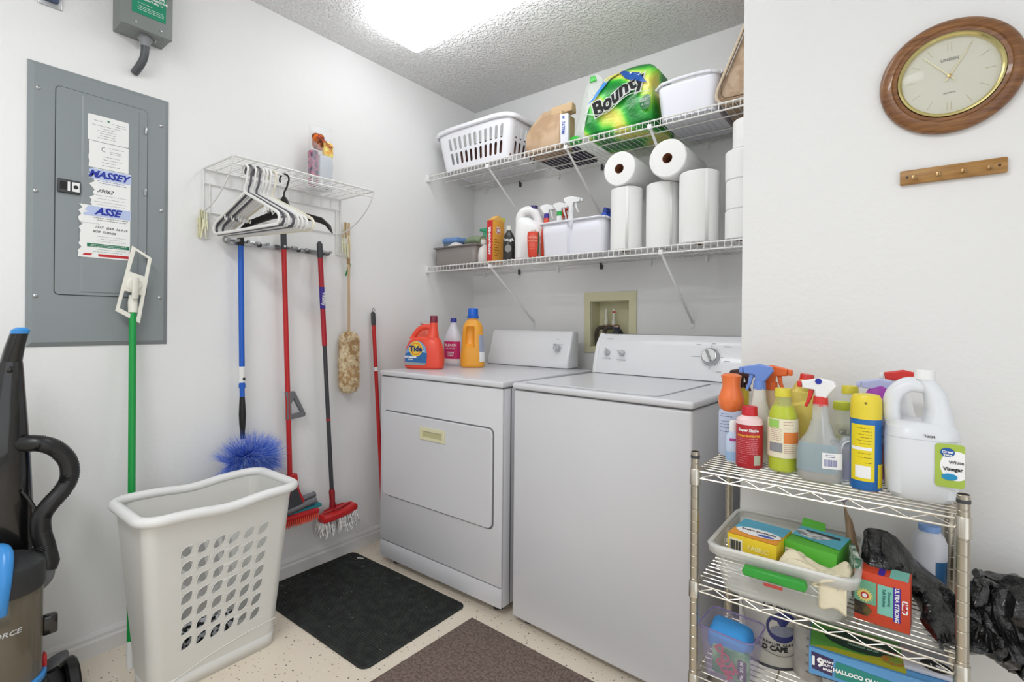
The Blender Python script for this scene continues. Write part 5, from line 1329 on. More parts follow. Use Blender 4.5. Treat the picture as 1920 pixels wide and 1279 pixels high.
# red can-like bottle
t = thing('red_cleaner_bottle', 'dark red cleaner bottle with red cap at the left front of the rack', 'bottle', (1.890, -1.150, RZT), .12, G1)
pf = [(0, .0275, .0275), (.004, .0285, .0285), (.098, .0285, .0285), (.106, .026, .026), (.112, .017, .017), (.118, .016, .016)]
obj('bottle_body', bottle_body(pf), mat('crimson_label', '#b3222c', .3), t)
obj('shoulder', MB().lathe([(.0292, .097), (.027, .107), (.018, .114), (.016, .116)], 28), mat('pale_pink', '#eecfd0', .4), t)
obj('cap', ribbed_cap(.0165, .116, .020, .93), mat('cap_red', '#c81f2c', .35), t)
obj('lettering', text_rows(pf, 2, [('Super Sizzle', .0085, .085, .0003)], .0004), WINK, t, smooth=False)
obj('yellow_print', text_rows(pf, 2, [('CONCENTRATE', .0062, .072, .0003)], .0004), mat('yellow_ink', '#f0b03a', .5), t, smooth=False)
obj('print_lines', line_rows(pf, 2, [(-.022, .020, .066 - .0042 * k) for k in range(9)] + [(-.022, .0, .026), (-.022, .0, .021), (-.022, -.004, .016), (-.022, -.004, .011)], .0005), mat('pink_ink', '#e58d96', .5), t)
obj('bar_code', MB().merge(label_patch(pf, 2, .008, .030, .28, .62, .0006)), mat('barcode_grey', '#b9b9a8', .5), t)
# yellow-green bottle
t = thing('lime_cleaner_bottle', 'clear bottle of lime yellow cleaner with yellow cap, tallest of the front bottles', 'bottle', (1.957, -1.145, RZT), .15, G1)
pf = [(0, .024, .024), (.004, .0295, .0295), (.040, .0295, .0295), (.108, .0295, .0295), (.126, .0285, .0285), (.142, .022, .022), (.155, .0155, .0155), (.168, .0145, .0145)]
obj('bottle_body', bottle_body(pf), mat('lime_shell', '#dfe86a', .06, alpha=.30, coat=.5), t)
lq = [(z + .002, max(.01, w - .002), max(.01, d - .002)) for z, w, d in pf[:6]]
obj('liquid', bottle_body(lq[:5] + [(.143, .0205, .0205)]), mat('lime_liquid', '#bccb08', .12), t, label='lime yellow liquid')
lb = obj('label', label_patch(pf, 2, .034, .118, -.95, .95, .0008), mat('label_cream', '#ece4c8', .45), t)
obj('orange_block', label_patch(pf, 2, .066, .090, .05, .80, .0013), mat('block_orange', '#e0813c', .5), lb)
obj('green_block', label_patch(pf, 2, .098, .116, -.70, -.15, .0013), mat('block_green', '#9ccc62', .5), lb)
obj('bar_code', label_patch(pf, 2, .046, .066, -.60, .0, .0013), mat('barcode_grey2', '#8f9094', .5), lb)
obj('print_lines', line_rows(pf, 2, [(-.022, -.002, .096 - .004 * k) for k in range(7)] + [(.003, .022, .062 - .004 * k) for k in range(5)] + [(.002, .02, .112), (.002, .02, .106), (.004, .016, .098)], .0016), mat('print_red', '#c08a84', .5), lb)
obj('cap', ribbed_cap(.0165, .164, .018, .95), mat('cap_yellow', '#dccf3e', .4), t)
# clear spray bottle with label
t = thing('clear_spray_bottle', 'clear spray bottle with white trigger and red collar, price label on its side', 'spray bottle', (2.030, -1.165, RZT), .10, G1)
pf = [(0, .038, .022), (.006, .042, .026), (.060, .042, .026), (.078, .038, .024), (.098, .024, .018), (.125, .016, .014), (.150, .0145, .0135), (.158, .0135, .0135)]
obj('bottle_body', bottle_body(pf, 2.8), mat('clear_pet', '#dfe6ea', .05, alpha=.34, coat=.6), t)
obj('leftover_liquid', bottle_body([(.002, .038, .022), (.010, .0395, .0235), (.024, .0395, .0235)], 2.8), mat('amber_liquid', '#b9ad9a', .15, alpha=.6), t)
lb = obj('back_label', label_patch(pf, 2.8, .020, .078, -.92, .45, .0009), mat('label_teal', '#9fb4bd', .3, alpha=.7), t)
pl_ = obj('price_label', label_patch(pf, 2.8, .030, .062, .02, .62, .0016), PAPERW, t, label='white price label with violet bar code')
mb = MB(); rr = random.Random(9)
for k in range(16):
    x = .0075 + k * .0014; f = front_fn(pf, 2.8, .043, .0021); w = .0004 + .0005 * rr.random()
    mb.add([f(x, -.008, 0), f(x + w, -.008, 0), f(x + w, .006, 0), f(x, .006, 0)], [(0, 1, 2, 3)])
obj('bar_code', mb, mat('violet_ink', '#5a5fa8', .5), pl_, smooth=False)
obj('print_lines', line_rows(pf, 2.8, [(.010, .026, .058), (.010, .026, .054)], .0021), mat('violet_ink', '#5a5fa8', .5), pl_)
obj('dip_tube', MB().tube([(.002, 0, .155), (.006, 0, .09), (.018, 0, .03), (.026, 0, .006)], .0020, 8), mat('tube_white', '#dadada', .3, alpha=.8), t)
trigger(t, .154, WHITEP, mat('collar_red', '#d4332e', .35), mat('collar_red', '#d4332e', .35), s=.95, flip=-1, rz=-.2)
disc(.006, -.004, .205, -.0105, BINK, t, 'blue_mark')
# clear bottle with handle loop (front right of the spray bottle)
t = thing('clear_handled_bottle', 'small clear bottle with moulded hand loop and violet remains beside the spray bottle', 'bottle', (2.078, -1.150, RZT), .2, G1)
ol = [(-.020, .004), (-.016, 0), (.016, 0), (.020, .004), (.022, .05), (.018, .078), (.008, .094), (-.010, .094), (-.019, .075)]
obj('bottle_body', plate([ol], .03, .006, 3), mat('clear_pet', '#dfe6ea', .05, alpha=.34, coat=.6), t)
obj('violet_liquid', plate([[(-.010, .006), (.014, .006), (.016, .046), (-.008, .040)]], .02, .002), mat('violet_liquid', '#8f7fc0', .2, alpha=.75), t)
obj('loop_edge', MB().tube(smooth_pts([(-.014, -.016, .006), (-.014, -.018, .07), (-.004, -.018, .086), (.008, -.018, .084), (.014, -.018, .07), (.014, -.016, .008), (0, -.017, .003)], 4, True), .0018, 6, True), mat('clear_edge', '#eef0f4', .1, alpha=.75), t)
# yellow aerosol
t = thing('yellow_aerosol', 'yellow and blue aerosol can with yellow cap in front of the vinegar jug', 'aerosol can', (2.108, -1.168, RZT), .25, G1)
pf = [(0, .0255, .0255), (.003, .0265, .0265), (.132, .0265, .0265), (.138, .0255, .0255)]
obj('can_body', bottle_body(pf), mat('can_blue', '#1268b4', .35, coat=.2), t)
lb = obj('label', label_patch(pf, 2, .018, .128, -.80, .22, .0006), mat('can_yellow', '#ecd61e', .35), t, label='yellow back label with blue edge')
obj('yellow_flash', label_patch(pf, 2, .006, .052, .38, .98, .0006), mat('can_yellow', '#ecd61e', .35), t)
obj('print_lines', line_rows(pf, 2, [(-.023, .004, .121 - .006 * k) for k in range(6)] + [(-.023, .002, .072), (-.023, .004, .064), (-.008, .004, .054)], .0010), mat('brown_ink', '#7d6a1a', .5), lb)
obj('white_strip', label_patch(pf, 2, .078, .084, -.72, .10, .0009), WINK, lb)
bc = obj('bar_code', label_patch(pf, 2, .024, .048, -.55, .06, .0009), WINK, lb)
obj('cap', bottle_body([(.138, .0262, .0262), (.160, .0262, .0262), (.176, .0255, .0255), (.184, .022, .022), (.186, .012, .012)]), mat('cap_lemon', '#e8d23a', .4), t, label='yellow cap with thumb recess')
disc(.0022, -.006, .170, -.0258, mat('brown_ink', '#7d6a1a', .5), t, 'nozzle_hole')
# vinegar jug
t = thing('vinegar_jug', 'big translucent white vinegar jug with green label, largest container on the rack', 'jug', (2.192, -1.155, RZT), .10, G1)
JW = mat('milky_plastic', '#e6e9ed', .3, alpha=.93)
jb = MB().loft([ring(w, d, z, 3.2, 44, cx) for z, w, d, cx in ((0, .046, .046, 0), (.010, .054, .054, 0), (.06, .056, .056, 0), (.115, .056, .056, 0), (.132, .054, .052, 0), (.142, .044, .040, .002))])
jb.merge(MB().loft([ring(w, d, z, 2.4, 28, cx) for z, w, d, cx in ((.132, .026, .040, .026), (.165, .0195, .030, .026), (.195, .018, .024, .021), (.212, .016, .017, .012), (.222, .0135, .0135, .006))]))
jb.merge(MB().tube(smooth_pts([(-.040, 0, .125), (-.045, 0, .160), (-.039, 0, .190), (-.020, 0, .208), (.006, 0, .208)], 6), [.0125] * 25, 18, flat=1.25))
obj('jug_body', jb, JW, t)
obj('fill_line', MB().loft([ring(.0563, .0563, z, 3.2, 44) for z in (.1135, .1145)], False, False), mat('fill_line_grey', '#c3cad2', .4), t)  # thin grey ring at the fill level
obj('cap', ribbed_cap(.0155, .2, .018).xf(Matrix.Translation((.006, 0, .020))), WHITEP, t)
lb = obj('label', plate([outline_r(.014, .055, .035, .112, .006)], .0008).xf(Matrix.Translation((0, -.0570, 0))), mat('label_green', '#a8c04c', .4), t, label='green label')
obj('label_oval', plate([[(min(.0545, .043 + .022 * math.cos(a)), .074 + .026 * math.sin(a)) for a in [2 * PI * k / 30 for k in range(30)]]], .0004).xf(Matrix.Translation((0, -.0577, 0))), WINK, lb, smooth=False)
obj('emblem', plate([[(.031 + .010 * math.cos(a), .097 + .008 * math.sin(a)) for a in [2 * PI * k / 20 for k in range(20)]]], .0004).xf(Matrix.Translation((0, -.0582, 0))), mat('emblem_blue', '#1e5aa8', .4), lb, smooth=False)
obj('emblem', plate([[(.034 + .011 * math.cos(a), .054 + .006 * math.sin(a)) for a in [2 * PI * k / 20 for k in range(20)]]], .0004).xf(Matrix.Translation((0, -.0582, 0))), mat('emblem_sky', '#1c8fc0', .4), lb, smooth=False)
obj('lettering', text('Great', .0065, .031, -.0588, .098, bold=.0002).merge(text('Value', .0055, .031, -.0588, .0925, bold=.0002)), WINK, lb, smooth=False)
obj('lettering', text('White', .008, .043, -.0583, .080).merge(text('Vinegar', .0088, .0385, -.0583, .068, bold=.0002)), INK, lb, smooth=False)
obj('lettering', text('Twist', .007, .006, -.0565, .122, bold=.0001), INK, t, smooth=False)
# spray with red cap behind the jug
def back_spray(nm, label, x, y, h, w, mb_, mh, mc, mt=None, flip=-1, rz=0, s=.9, extra=None):
    t = thing(nm, label, 'spray bottle', (x, y, RZT), rz, G1)
    pf = [(0, w * .9, w * .62), (.006, w, w * .66), (h * .6, w, w * .66), (h * .82, w * .6, w * .5), (h, .0125, .0125)]
    obj('bottle_body', bottle_body(pf, 2.6), mb_, t); trigger(t, h - .003, mh, mc, mt, s=s, flip=flip, rz=rz * .0); return t, pf
t, pf = back_spray('white_spray_bottle', 'spray bottle with red topped white trigger peeking out behind the vinegar jug', (2.166, -1.045, 0.973)[0], -1.045, .178, .030, WHITEP, mat('collar_red', '#d4332e', .35), WHITEP, WHITEP, rz=0)
# lavender air freshener spray
t, pf = back_spray('lavender_spray_bottle', 'lavender spray bottle with purple cap between yellow aerosol and vinegar jug', (2.128, -1.085, 0.974)[0], -1.085, .160, .030, mat('lavender_plastic', '#aeb2dc', .35), mat('lavender_head', '#b9bfe6', .35), mat('lavender_plastic', '#aeb2dc', .35), rz=0)
obj('purple_lid', MB().lathe([(.020, 0), (.020, .004), (.0001, .006)], 24).xf(Matrix.Translation((-.004, -.016, .178)) @ Matrix.Rotation(.9, 4, 'X') @ Matrix.Rotation(-.3, 4, 'Y')), mat('magenta_lid', '#93299c', .4), t)
obj('label_foot', label_patch(pf, 2.6, .006, .034, -.9, .9), mat('label_magenta', '#8c3f86', .4), t); obj('label_orange', label_patch(pf, 2.6, .034, .062, -.9, .9), mat('label_orange', '#d9683f', .4), t)
obj('flower_mark', MB().merge(label_patch(pf, 2.6, .064, .078, -.3, .2, .001)), mat('flower_red', '#a32850', .5), t)
obj('lettering', text_rows(pf, 2.6, [('FRESH', .010, .112, .0002), ('Sb', .016, .095, .0003)]), mat('slate_ink', '#5b6484', .5), t, smooth=False)
# two yellow cap clear bottles
for lb_, x, y, h, c_ in (('clear bottle with yellow cap, the taller one behind the yellow aerosol', (2.072, -1.030, 0.985)[0], -1.03, .172, '#dccf3e'), ('clear bottle with lime cap, the shorter one left of the yellow aerosol', (2.061, -1.085, 0.966)[0], -1.085, .142, '#c9d23a')):
    t = thing('clear_bottle', lb_, 'bottle', (x, y, RZT), .1, G1)
    pf = [(0, .024, .024), (.004, .028, .028), (h * .62, .028, .028), (h * .82, .022, .022), (h * .92, .0145, .0145), (h, .0140, .0140)]
    obj('bottle_body', bottle_body(pf), mat('clear_shell', '#f0f5e0', .06, alpha=.28, coat=.5), t)
    obj('liquid', bottle_body([(.003, .023, .023), (.006, .026, .026), (h * .55, .026, .026)]), mat('pale_lime_liquid', '#c9cf6a', .15, alpha=.6), t)
    lb = obj('label', label_patch(pf, 2, .015, h * .5, -.9, .9), mat('label_maroon', '#7b5a54', .5), t)
    obj('white_band', label_patch(pf, 2, h * .42, h * .56, -.9, .9, .001), mat('band_pale', '#d8d2c8', .5), lb)
    obj('lettering', text_rows(pf, 2, [('GLASS', .016, h * .49, .0006)], .0016), INK, lb, smooth=False)
    obj('cap', ribbed_cap(.0160, h - .003, .017, .95), mat('cap' + c_, c_, .4), t)
# golden olive bottle with curved neck and red cap
t = thing('golden_cleaner_bottle', 'golden bottle with bent neck and red cap behind the lime cleaner', 'bottle', ((1.987, -1.035, 0.978)[0], -1.035, RZT), .2, G1)
GO = mat('golden_bottle', '#e2cd68', .3)
obj('bottle_body', MB().tube(smooth_pts([(.010, 0, .0), (.010, 0, .06), (.006, 0, .105), (-.008, 0, .14), (-.012, 0, .165), (-.004, 0, .182), (.002, 0, .19)]), [.030] * 1 + [.030] * 12 + [.029] * 6 + [.024] * 6 + [.020] * 6 + [.016] * 6, 20, flat=.75), GO, t)
obj('handle_loop', MB().tube(smooth_pts([(.0, 0, .165), (.020, 0, .14), (.028, 0, .11), (.024, 0, .08)]), .009, 12), GO, t)
obj('cap', ribbed_cap(.0145, .0, .020).xf(Matrix.Translation((.000, 0, .187)) @ Matrix.Rotation(.1, 4, 'Y')), mat('cap_scarlet', '#d8352f', .35), t)
obj('red_trigger', MB().box(.014, .026, -.006, .006, .125, .152, .004), mat('collar_red', '#d4332e', .35), t)
# tall white spray with blue trigger
t, pf = back_spray('blue_trigger_spray', 'milky white spray bottle with translucent blue trigger right of the dark red bottle', (1.897, -1.085, 0.949)[0], -1.085, .172, .026, mat('milky_body', '#dfdcd2', .35), mat('clear_blue_head', '#6e8fd8', .3), mat('clear_blue_head', '#6e8fd8', .3), s=1.0, flip=-1)
t, pf = back_spray('orange_trigger_spray', 'clear bottle with orange trigger pointing right behind the lime cleaner', (1.915, -1.045, 0.946)[0], -1.045, .168, .026, mat('amber_clear', '#e8c9a0', .2, alpha=.7), mat('orange_head', '#ec6b2c', .35), mat('orange_head', '#ec6b2c', .35), s=1.0, flip=1)
# orange topped tall bottle at far left
t = thing('orange_top_bottle', 'pale blue bottle with big orange bulb cap at the far left of the rack', 'bottle', ((1.831, -1.075, 0.974)[0], -1.075, RZT), .1, G1)
pf = [(0, .025, .018), (.006, .028, .020), (.105, .028, .020), (.112, .026, .019)]
obj('bottle_body', bottle_body(pf, 2.6), mat('pale_blue_label', '#c3cde4', .4), t)
obj('print_lines', line_rows(pf, 2.6, [(-.020, .0, .103), (-.022, .006, .097), (-.020, .01, .085), (-.022, .008, .078), (-.022, .01, .07), (-.022, .01, .06)], .0008), mat('navy_ink', '#182a6b', .5), t)
obj('bulb_cap', MB().lathe([(.022, .110), (.029, .122), (.030, .140), (.024, .158), (.0205, .172), (.0225, .188), (.024, .196), (.015, .201), (.0001, .202)], 28), mat('bulb_orange', '#f07a3c', .3, coat=.3), t, label='orange bulb shaped cap')
t = thing('dark_trigger_bottle', 'yellow bottle with dark brown trigger between orange cap and blue trigger', 'spray bottle', ((1.841, -1.030, 0.991)[0], -1.030, RZT), .0, G1)
pf = [(0, .020, .018), (.155, .020, .018), (.165, .012, .012)]
obj('bottle_body', bottle_body(pf, 3), mat('cap_lemon', '#e8d23a', .4), t)
trigger(t, .160, mat('dark_brown', '#3d2723', .4), mat('dark_brown', '#3d2723', .4), s=.85, flip=1)
# small white dropper bottle
t = thing('small_dropper_bottle', 'small white and pale blue bottle half hidden left of the dark red bottle', 'bottle', (1.851, -1.132, RZT), .1, G1)
pf = [(0, .0145, .0125), (.004, .016, .014), (.060, .016, .014), (.068, .010, .010), (.072, .009, .009)]
obj('bottle_body', bottle_body(pf, 2.4), mat('pale_blue_label2', '#c6d6ec', .4), t)
obj('blue_foot', label_patch(pf, 2.4, .004, .024, -.9, .9), mat('foot_blue', '#9dbfe4', .4), t)
obj('pink_mark', label_patch(pf, 2.4, .050, .056, -.2, .5, .001), mat('mark_magenta', '#b03a8a', .4), t)
obj('cap', MB().lathe([(.0095, .070), (.009, .092), (.007, .096), (.0001, .097)], 18), WHITEP, t)

# ============================================================ MIDDLE SHELF
MZ = ZS[1] + .002
t = thing('clear_storage_bin', 'clear plastic storage bin with green handle holding boxes and gloves on the rack', 'storage bin', (1.968, -1.135, MZ))
CB = mat('cloudy_plastic', '#e6e7e1', .25, alpha=.32)
def br_(f, z, e=0): return rrect(-.112 - .020 * f - e, .110 + .020 * f + e, -.118 - .012 * f - e, .118 + .012 * f + e, z, .028, 6)
obj('bin_body', MB().loft([br_(-.25, .0), br_(0, .006), br_(.4, .045), br_(.45, .0455), br_(.9, .092)], True, False), CB, t, solid=.0022)
obj('rim', MB().loft([br_(.9, .078, .006), br_(1, .094, .007), br_(1, .098, .004), br_(.9, .096, -.001)], False, False), mat('rim_frost', '#e6e6e2', .3, alpha=.55), t, solid=.002)
obj('embossed_line', MB().tube([(-.118, -.123, .047), (-.05, -.128, .047), (.05, -.128, .047), (.118, -.123, .047)], .0013, 5), mat('rim_frost', '#e6e6e2', .3, alpha=.55), t)
for sx_ in (-1, 1):
    obj('embossed_curve', MB().tube(smooth_pts([(sx_ * .105, -.1285, .075), (sx_ * .095, -.129, .058), (sx_ * .075, -.129, .055), (sx_ * .058, -.1295, .066)]), .0014, 5), mat('rim_frost', '#e6e6e2', .3, alpha=.55), t)
hd_ = obj('handle', plate([[(-.056, .078), (.052, .078), (.056, .068), (.052, .060), (-.056, .060), (-.060, .068)]], .020, .004, 3).xf(Matrix.Translation((0, -.146, 0))), mat('leaf_green', '#2f9a35', .35), t, label='bright green handle')
obj('handle_badge', MB().box(-.018, .016, -.1615, -.158, .054, .060, .001), mat('badge_red', '#b3433c', .4), t)
bt = thing('plastic_tube', 'clear ribbed plastic tube lying in the bottom of the storage bin', 'tube', (1.930, -1.205, MZ + .022), -.12)
obj('ribbed_end', MB().tube([(-.065 + k * .0035, 0, 0) for k in range(14)], [.013 + (.0018 if k % 2 else 0) for k in range(14)], 14), mat('tube_clear', '#e4e4e8', .15, alpha=.7), bt)
obj('barrel', MB().tube([(-.018, 0, 0), (.075, 0, 0)], .0105, 14), mat('tube_grey', '#a9aab2', .15, alpha=.8), bt)
t = thing('yellow_dryer_sheet_box', 'yellow, white and blue dryer sheet box in the left of the clear bin', 'box', (1.918, -1.165, MZ + .068), -.10)
DSH = .042
obj('carton', MB().box(-.052, .048, -.055, .055, 0, DSH, .001), mat('box_yellow', '#eacb2a', .45), t)
obj('top_print', MB().add([(-.051, -.054, DSH + .0012), (.047, -.054, DSH + .0012), (.047, .054, DSH + .0012), (-.051, .054, DSH + .0012)], [(0, 1, 2, 3)]), mat('box_orange', '#e99a34', .45), t, smooth=False)
obj('top_sky', MB().add([(-.051, -.012, DSH + .0016), (.047, -.002, DSH + .0016), (.047, .054, DSH + .0016), (-.051, .054, DSH + .0016)], [(0, 1, 2, 3)]), mat('box_sky', '#57b1cf', .45), t, smooth=False)
el = MB().add([(.0 + .046 * math.cos(a), -.016 + .022 * math.sin(a), DSH + .0021) for a in [2 * PI * k / 28 for k in range(28)]], [tuple(range(28))])
obj('white_swoosh', el, WINK, t, smooth=False)
def flat_text(s, size, x, y, z, **k): 
    m_ = text(s, size, 0, 0, 0, **k); m_.v = [(x + u, y + w, z - v) for u, v, w in m_.v]; return m_
obj('lettering', flat_text('FABRIC SOFTENER', .0085, .0, -.012, DSH + .0024, bold=.0001), INK, t, smooth=False)
obj('blue_badge', MB().add([(.018 + .017 * math.cos(a), -.026 + .006 * math.sin(a), DSH + .0024) for a in [2 * PI * k / 20 for k in range(20)]], [tuple(range(20))]), mat('badge_blue', '#3b55b0', .4), t, smooth=False)
obj('lettering', text('FABRIC', .013, .012, -.0555, .022, bold=.0003), mat('pale_yellow_print', '#f6ea9a', .5), t, smooth=False)
mb = MB()
for k in range(13): mb.box(-.046 + k * .0018, -.0452 + k * .0018 + .0005 * (k % 3), -.0562, -.0557, .006, .030)
obj('bar_code_field', MB().box(-.048, -.020, -.0557, -.0552, .004, .034), mat('label_cream', '#ece4c8', .45), t, smooth=False); obj('bar_code', mb, INK, t, smooth=False)
t = thing('green_glove_box', 'green and blue glove box with grey picture behind the cream cloth', 'box', (2.022, -1.125, MZ + .058), -.16)
obj('carton', MB().box(-.048, .050, -.055, .055, 0, .050, .001), mat('box_green', '#58b339', .45), t)
obj('top_blue', MB().add([(-.047, -.010, .0515), (.049, -.030, .0515), (.049, .054, .0515), (-.047, .054, .0515)], [(0, 1, 2, 3)]), mat('box_aqua', '#58b8cf', .45), t, smooth=False)
obj('top_picture', MB().add([(-.012 + .034 * math.cos(a) * (1 + .15 * math.sin(3 * a)), .014 + .022 * math.sin(a), .052) for a in [2 * PI * k / 26 for k in range(26)]], [tuple(range(26))]), two_tone(mat('picture_grey', '#b5babd', .5), '#7d8487', '#e2e4e4', 60), t, smooth=False)
obj('opening', MB().add([(-.03, .026, .0524), (.036, .022, .0524), (.036, .034, .0524), (-.03, .036, .0524)], [(0, 1, 2, 3)]), mat('deep_slate', '#3a4044', .8), t, smooth=False)
mb = MB()
for k in range(8): mb.box(-.044, -.028, -.0562, -.0557, .006 + k * .0035, .0075 + k * .0035)
obj('bar_code_field', MB().box(-.046, -.026, -.0557, -.0552, .003, .036), mat('label_cream', '#ece4c8', .45), t, smooth=False); obj('bar_code', mb, GINK, t, smooth=False)
obj('open_flap', MB().add([(-.048, .055, .050), (.0, .055, .050), (-.004, .075, .062), (-.05, .075, .064)], [(0, 1, 2, 3)]), mat('box_green', '#58b339', .45), t, smooth=False, solid=.0008)
t = thing('cream_cloth', 'crumpled cream cloth glove spilling over the right of the clear bin', 'cloth', (2.035, -1.215, MZ + .058), -.1)
CL = mat('cream_cotton', '#e3d9bd', .95, bump=(45, .5, .004))
def cloth_fn(u, v):
    x = -.066 + .118 * u; y = -.045 + .085 * v
    z = .026 + .016 * math.sin(u * 5 + v * 2) * math.sin(v * 3) + .012 * noise.noise(Vector((u * 5, v * 5, 2))) + .010 * u
    z -= .030 * max(0, abs(2 * v - 1) - .75) * 4 * .5 + .03 * max(0, abs(2 * u - 1) - .85) * 3
    return (x, y, z)
obj('folds', MB().grid(30, 22, cloth_fn), CL, t, solid=.004)
obj('cuff', MB().tube(smooth_pts([(.0, -.046, .012), (.018, -.053, .026), (.038, -.050, .032), (.040, -.042, .018), (.018, -.044, .010)], 5, True), .0035, 7, True), CL, t)
obj('hanging_end', MB().grid(10, 10, lambda u, v: (.010 + .045 * u, -.046 - .002 * math.sin(u * 6), .022 - .048 * v + .004 * math.sin(u * 7 + v * 4))), CL, t, solid=.003)
t = thing('green_white_packet', 'thin green and white packet edge standing at the right rim of the clear bin', 'packet', (2.088, -1.150, MZ + .03), .2)
obj('packet_body', MB().box(-.004, .006, -.05, .03, 0, .085, .002).wob(.003, 40, 2), two_tone(mat('net_green', '#7aa58a', .6), '#3f6b52', '#d9e2d6', 90), t)
t = thing('curled_paper', 'tall curled brown paper sheet standing behind the clear bin', 'paper', ((2.088, -1.075, 0.623)[0], -1.075, MZ))
obj('sheet', MB().grid(10, 12, lambda u, v: (-.012 + .030 * u * (1 - .45 * v) - .012 * v ** 1.5, .006 - .012 * math.sin(u * PI), .190 * v - .045 * v * u)), mat('tan_paper', '#a08468', .8), t, solid=.0015)
obj('curled_tip', MB().tube([(-.026, .008, .186), (-.024, .0, .193), (-.019, -.004, .189)], .0045, 8), mat('tip_violet', '#8f86a8', .6), t)
# red bag box
t = thing('trash_bag_box', 'red-orange and green trash bag box tilted on the middle rack shelf', 'box', (2.137, -1.185, MZ), -.06, rx=.0)
obj('carton', MB().box(-.043, .043, -.018, .030, 0, .095, .001), mat('box_vermilion', '#cf4526', .45), t)
f0 = -.0187
obj('green_panel', plate([[(-.0425, .035), (-.008, .035), (-.008, .078), (-.0425, .080)]], .0004).xf(Matrix.Translation((0, f0, 0))), mat('box_jade', '#6fae8e', .45), t, smooth=False)
obj('teal_panel', plate([[(-.006, .022), (.018, .022), (.018, .078), (-.006, .078)]], .0004).xf(Matrix.Translation((0, f0, 0))), mat('box_teal', '#7fc4b4', .45), t, smooth=False)
obj('violet_stripe', plate([[(.018, .016), (.029, .016), (.029, .080), (.018, .080)]], .0004).xf(Matrix.Translation((0, f0 - .0003, 0))), mat('box_violet', '#42269a', .45), t, smooth=False)
obj('lettering', text('ULTRA STRONG', .0088, 0, 0, 0, bold=.0003).xf(Matrix.Translation((.0235, f0 - .0008, .048)) @ Matrix.Rotation(PI / 2, 4, 'Y')), WINK, t, smooth=False)
obj('logo_field', plate([outline_r(.031, .040, .035, .060, .003)], .0004).xf(Matrix.Translation((0, f0 - .0003, 0))), WINK, t, smooth=False)
obj('lettering', text('Hefty', .0088, 0, 0, 0, bold=.0004).xf(Matrix.Translation((.0355, f0 - .0008, .0475)) @ Matrix.Rotation(PI / 2, 4, 'Y')), RINK, t, smooth=False)
obj('lettering', text('Tall Kitchen', .007, 0, 0, 0).merge(text('Drawstring', .006, 0, 0, .008)).xf(Matrix.Translation((.004, f0 - .0008, .055)) @ Matrix.Rotation(PI / 2, 4, 'Y')), mat('teal_ink', '#1e6d62', .5), t, smooth=False)
star = [(-.026 + r_ * math.cos(a), .050 + r_ * math.sin(a)) for a, r_ in [(2 * PI * k / 32, .014 if k % 2 else .0095) for k in range(32)]]
obj('sun_emblem', plate([star], .0004).xf(Matrix.Translation((0, f0 - .0004, 0))), mat('sun_yellow', '#e8d67a', .5), t, smooth=False)
disc(.0065, -.026, .050, f0 - .0009, RINK, t, 'emblem_ring'); disc(.0040, -.026, .050, f0 - .0014, WINK, t, 'emblem_disc')
obj('dark_picture', plate([[(-.0425, .012), (-.022, .010), (-.014, .022), (-.024, .034), (-.0425, .038)]], .0004).xf(Matrix.Translation((0, f0 - .0003, 0))), two_tone(mat('dark_picture', '#3b2c22', .6), '#2a1f1a', '#6a5a2c', 80), t, smooth=False)
obj('top_violet', MB().box(-.006, .004, -.017, .028, .0952, .0958), mat('box_violet', '#42269a', .45), t, smooth=False); obj('top_teal', MB().box(.012, .040, -.017, .028, .0952, .0958), mat('box_teal', '#7fc4b4', .45), t, smooth=False)
# white jar with blue cap
t = thing('white_powder_jar', 'white plastic jar with pale blue cap behind the black bag on the rack', 'jar', (2.212, -1.010, MZ), -.3)
pf = [(0, .026, .022), (.006, .029, .025), (.115, .030, .026), (.130, .025, .022), (.140, .017, .017), (.146, .016, .016)]
obj('jar_body', bottle_body(pf, 2.3), mat('jar_white', '#d3d6df', .4), t)
obj('blue_label', label_patch(pf, 2.3, .01, .085, .35, 1.15, .0006), mat('label_navy_teal', '#2d5f8c', .4), t)
obj('cap', ribbed_cap(.0185, .140, .012, .98), mat('cap_pale_blue', '#7fa4dc', .4), t)

# --- black trash bag trailing over the rack and hanging to the right
BAG = mat('black_bag_plastic', '#0d0d0e', .24, coat=.3, bump=(60, .9, .008))
t = thing('black_trash_bag', 'glossy black trash bag trailing from the middle rack shelf and hanging right of the rack', 'trash bag', (2.25, -1.10, .45))
rows = [  # (top point, bottom point, thickness)
    ((2.102, -1.120, 0.699), (2.100, -1.140, 0.649), .010), ((2.109, -1.110, 0.720), (2.113, -1.150, 0.650), .022), ((2.135, -1.100, 0.723), (2.134, -1.155, 0.650), .026),
    ((2.165, -1.090, 0.704), (2.157, -1.150, 0.638), .026), ((2.195, -1.080, 0.666), (2.184, -1.120, 0.597), .026), ((2.222, -1.070, 0.626), (2.206, -1.190, 0.588), .028),
    ((2.250, -1.060, 0.608), (2.228, -1.244, 0.592), .030), ((2.274, -1.070, 0.635), (2.260, -1.120, 0.529), .032), ((2.288, -1.050, 0.671), (2.282, -1.120, 0.535), .045),
    ((2.309, -1.020, 0.667), (2.306, -1.100, 0.524), .055), ((2.341, -1.020, 0.665), (2.339, -1.100, 0.512), .060), ((2.381, -1.020, 0.665), (2.372, -1.100, 0.514), .060), ((2.413, -1.030, 0.655), (2.403, -1.090, 0.536), .045), ((2.429, -1.050, 0.630), (2.425, -1.070, 0.582), .010)]
tops = smooth_pts([r[0] for r in rows], 9); bots = smooth_pts([r[1] for r in rows], 9)
rg = []
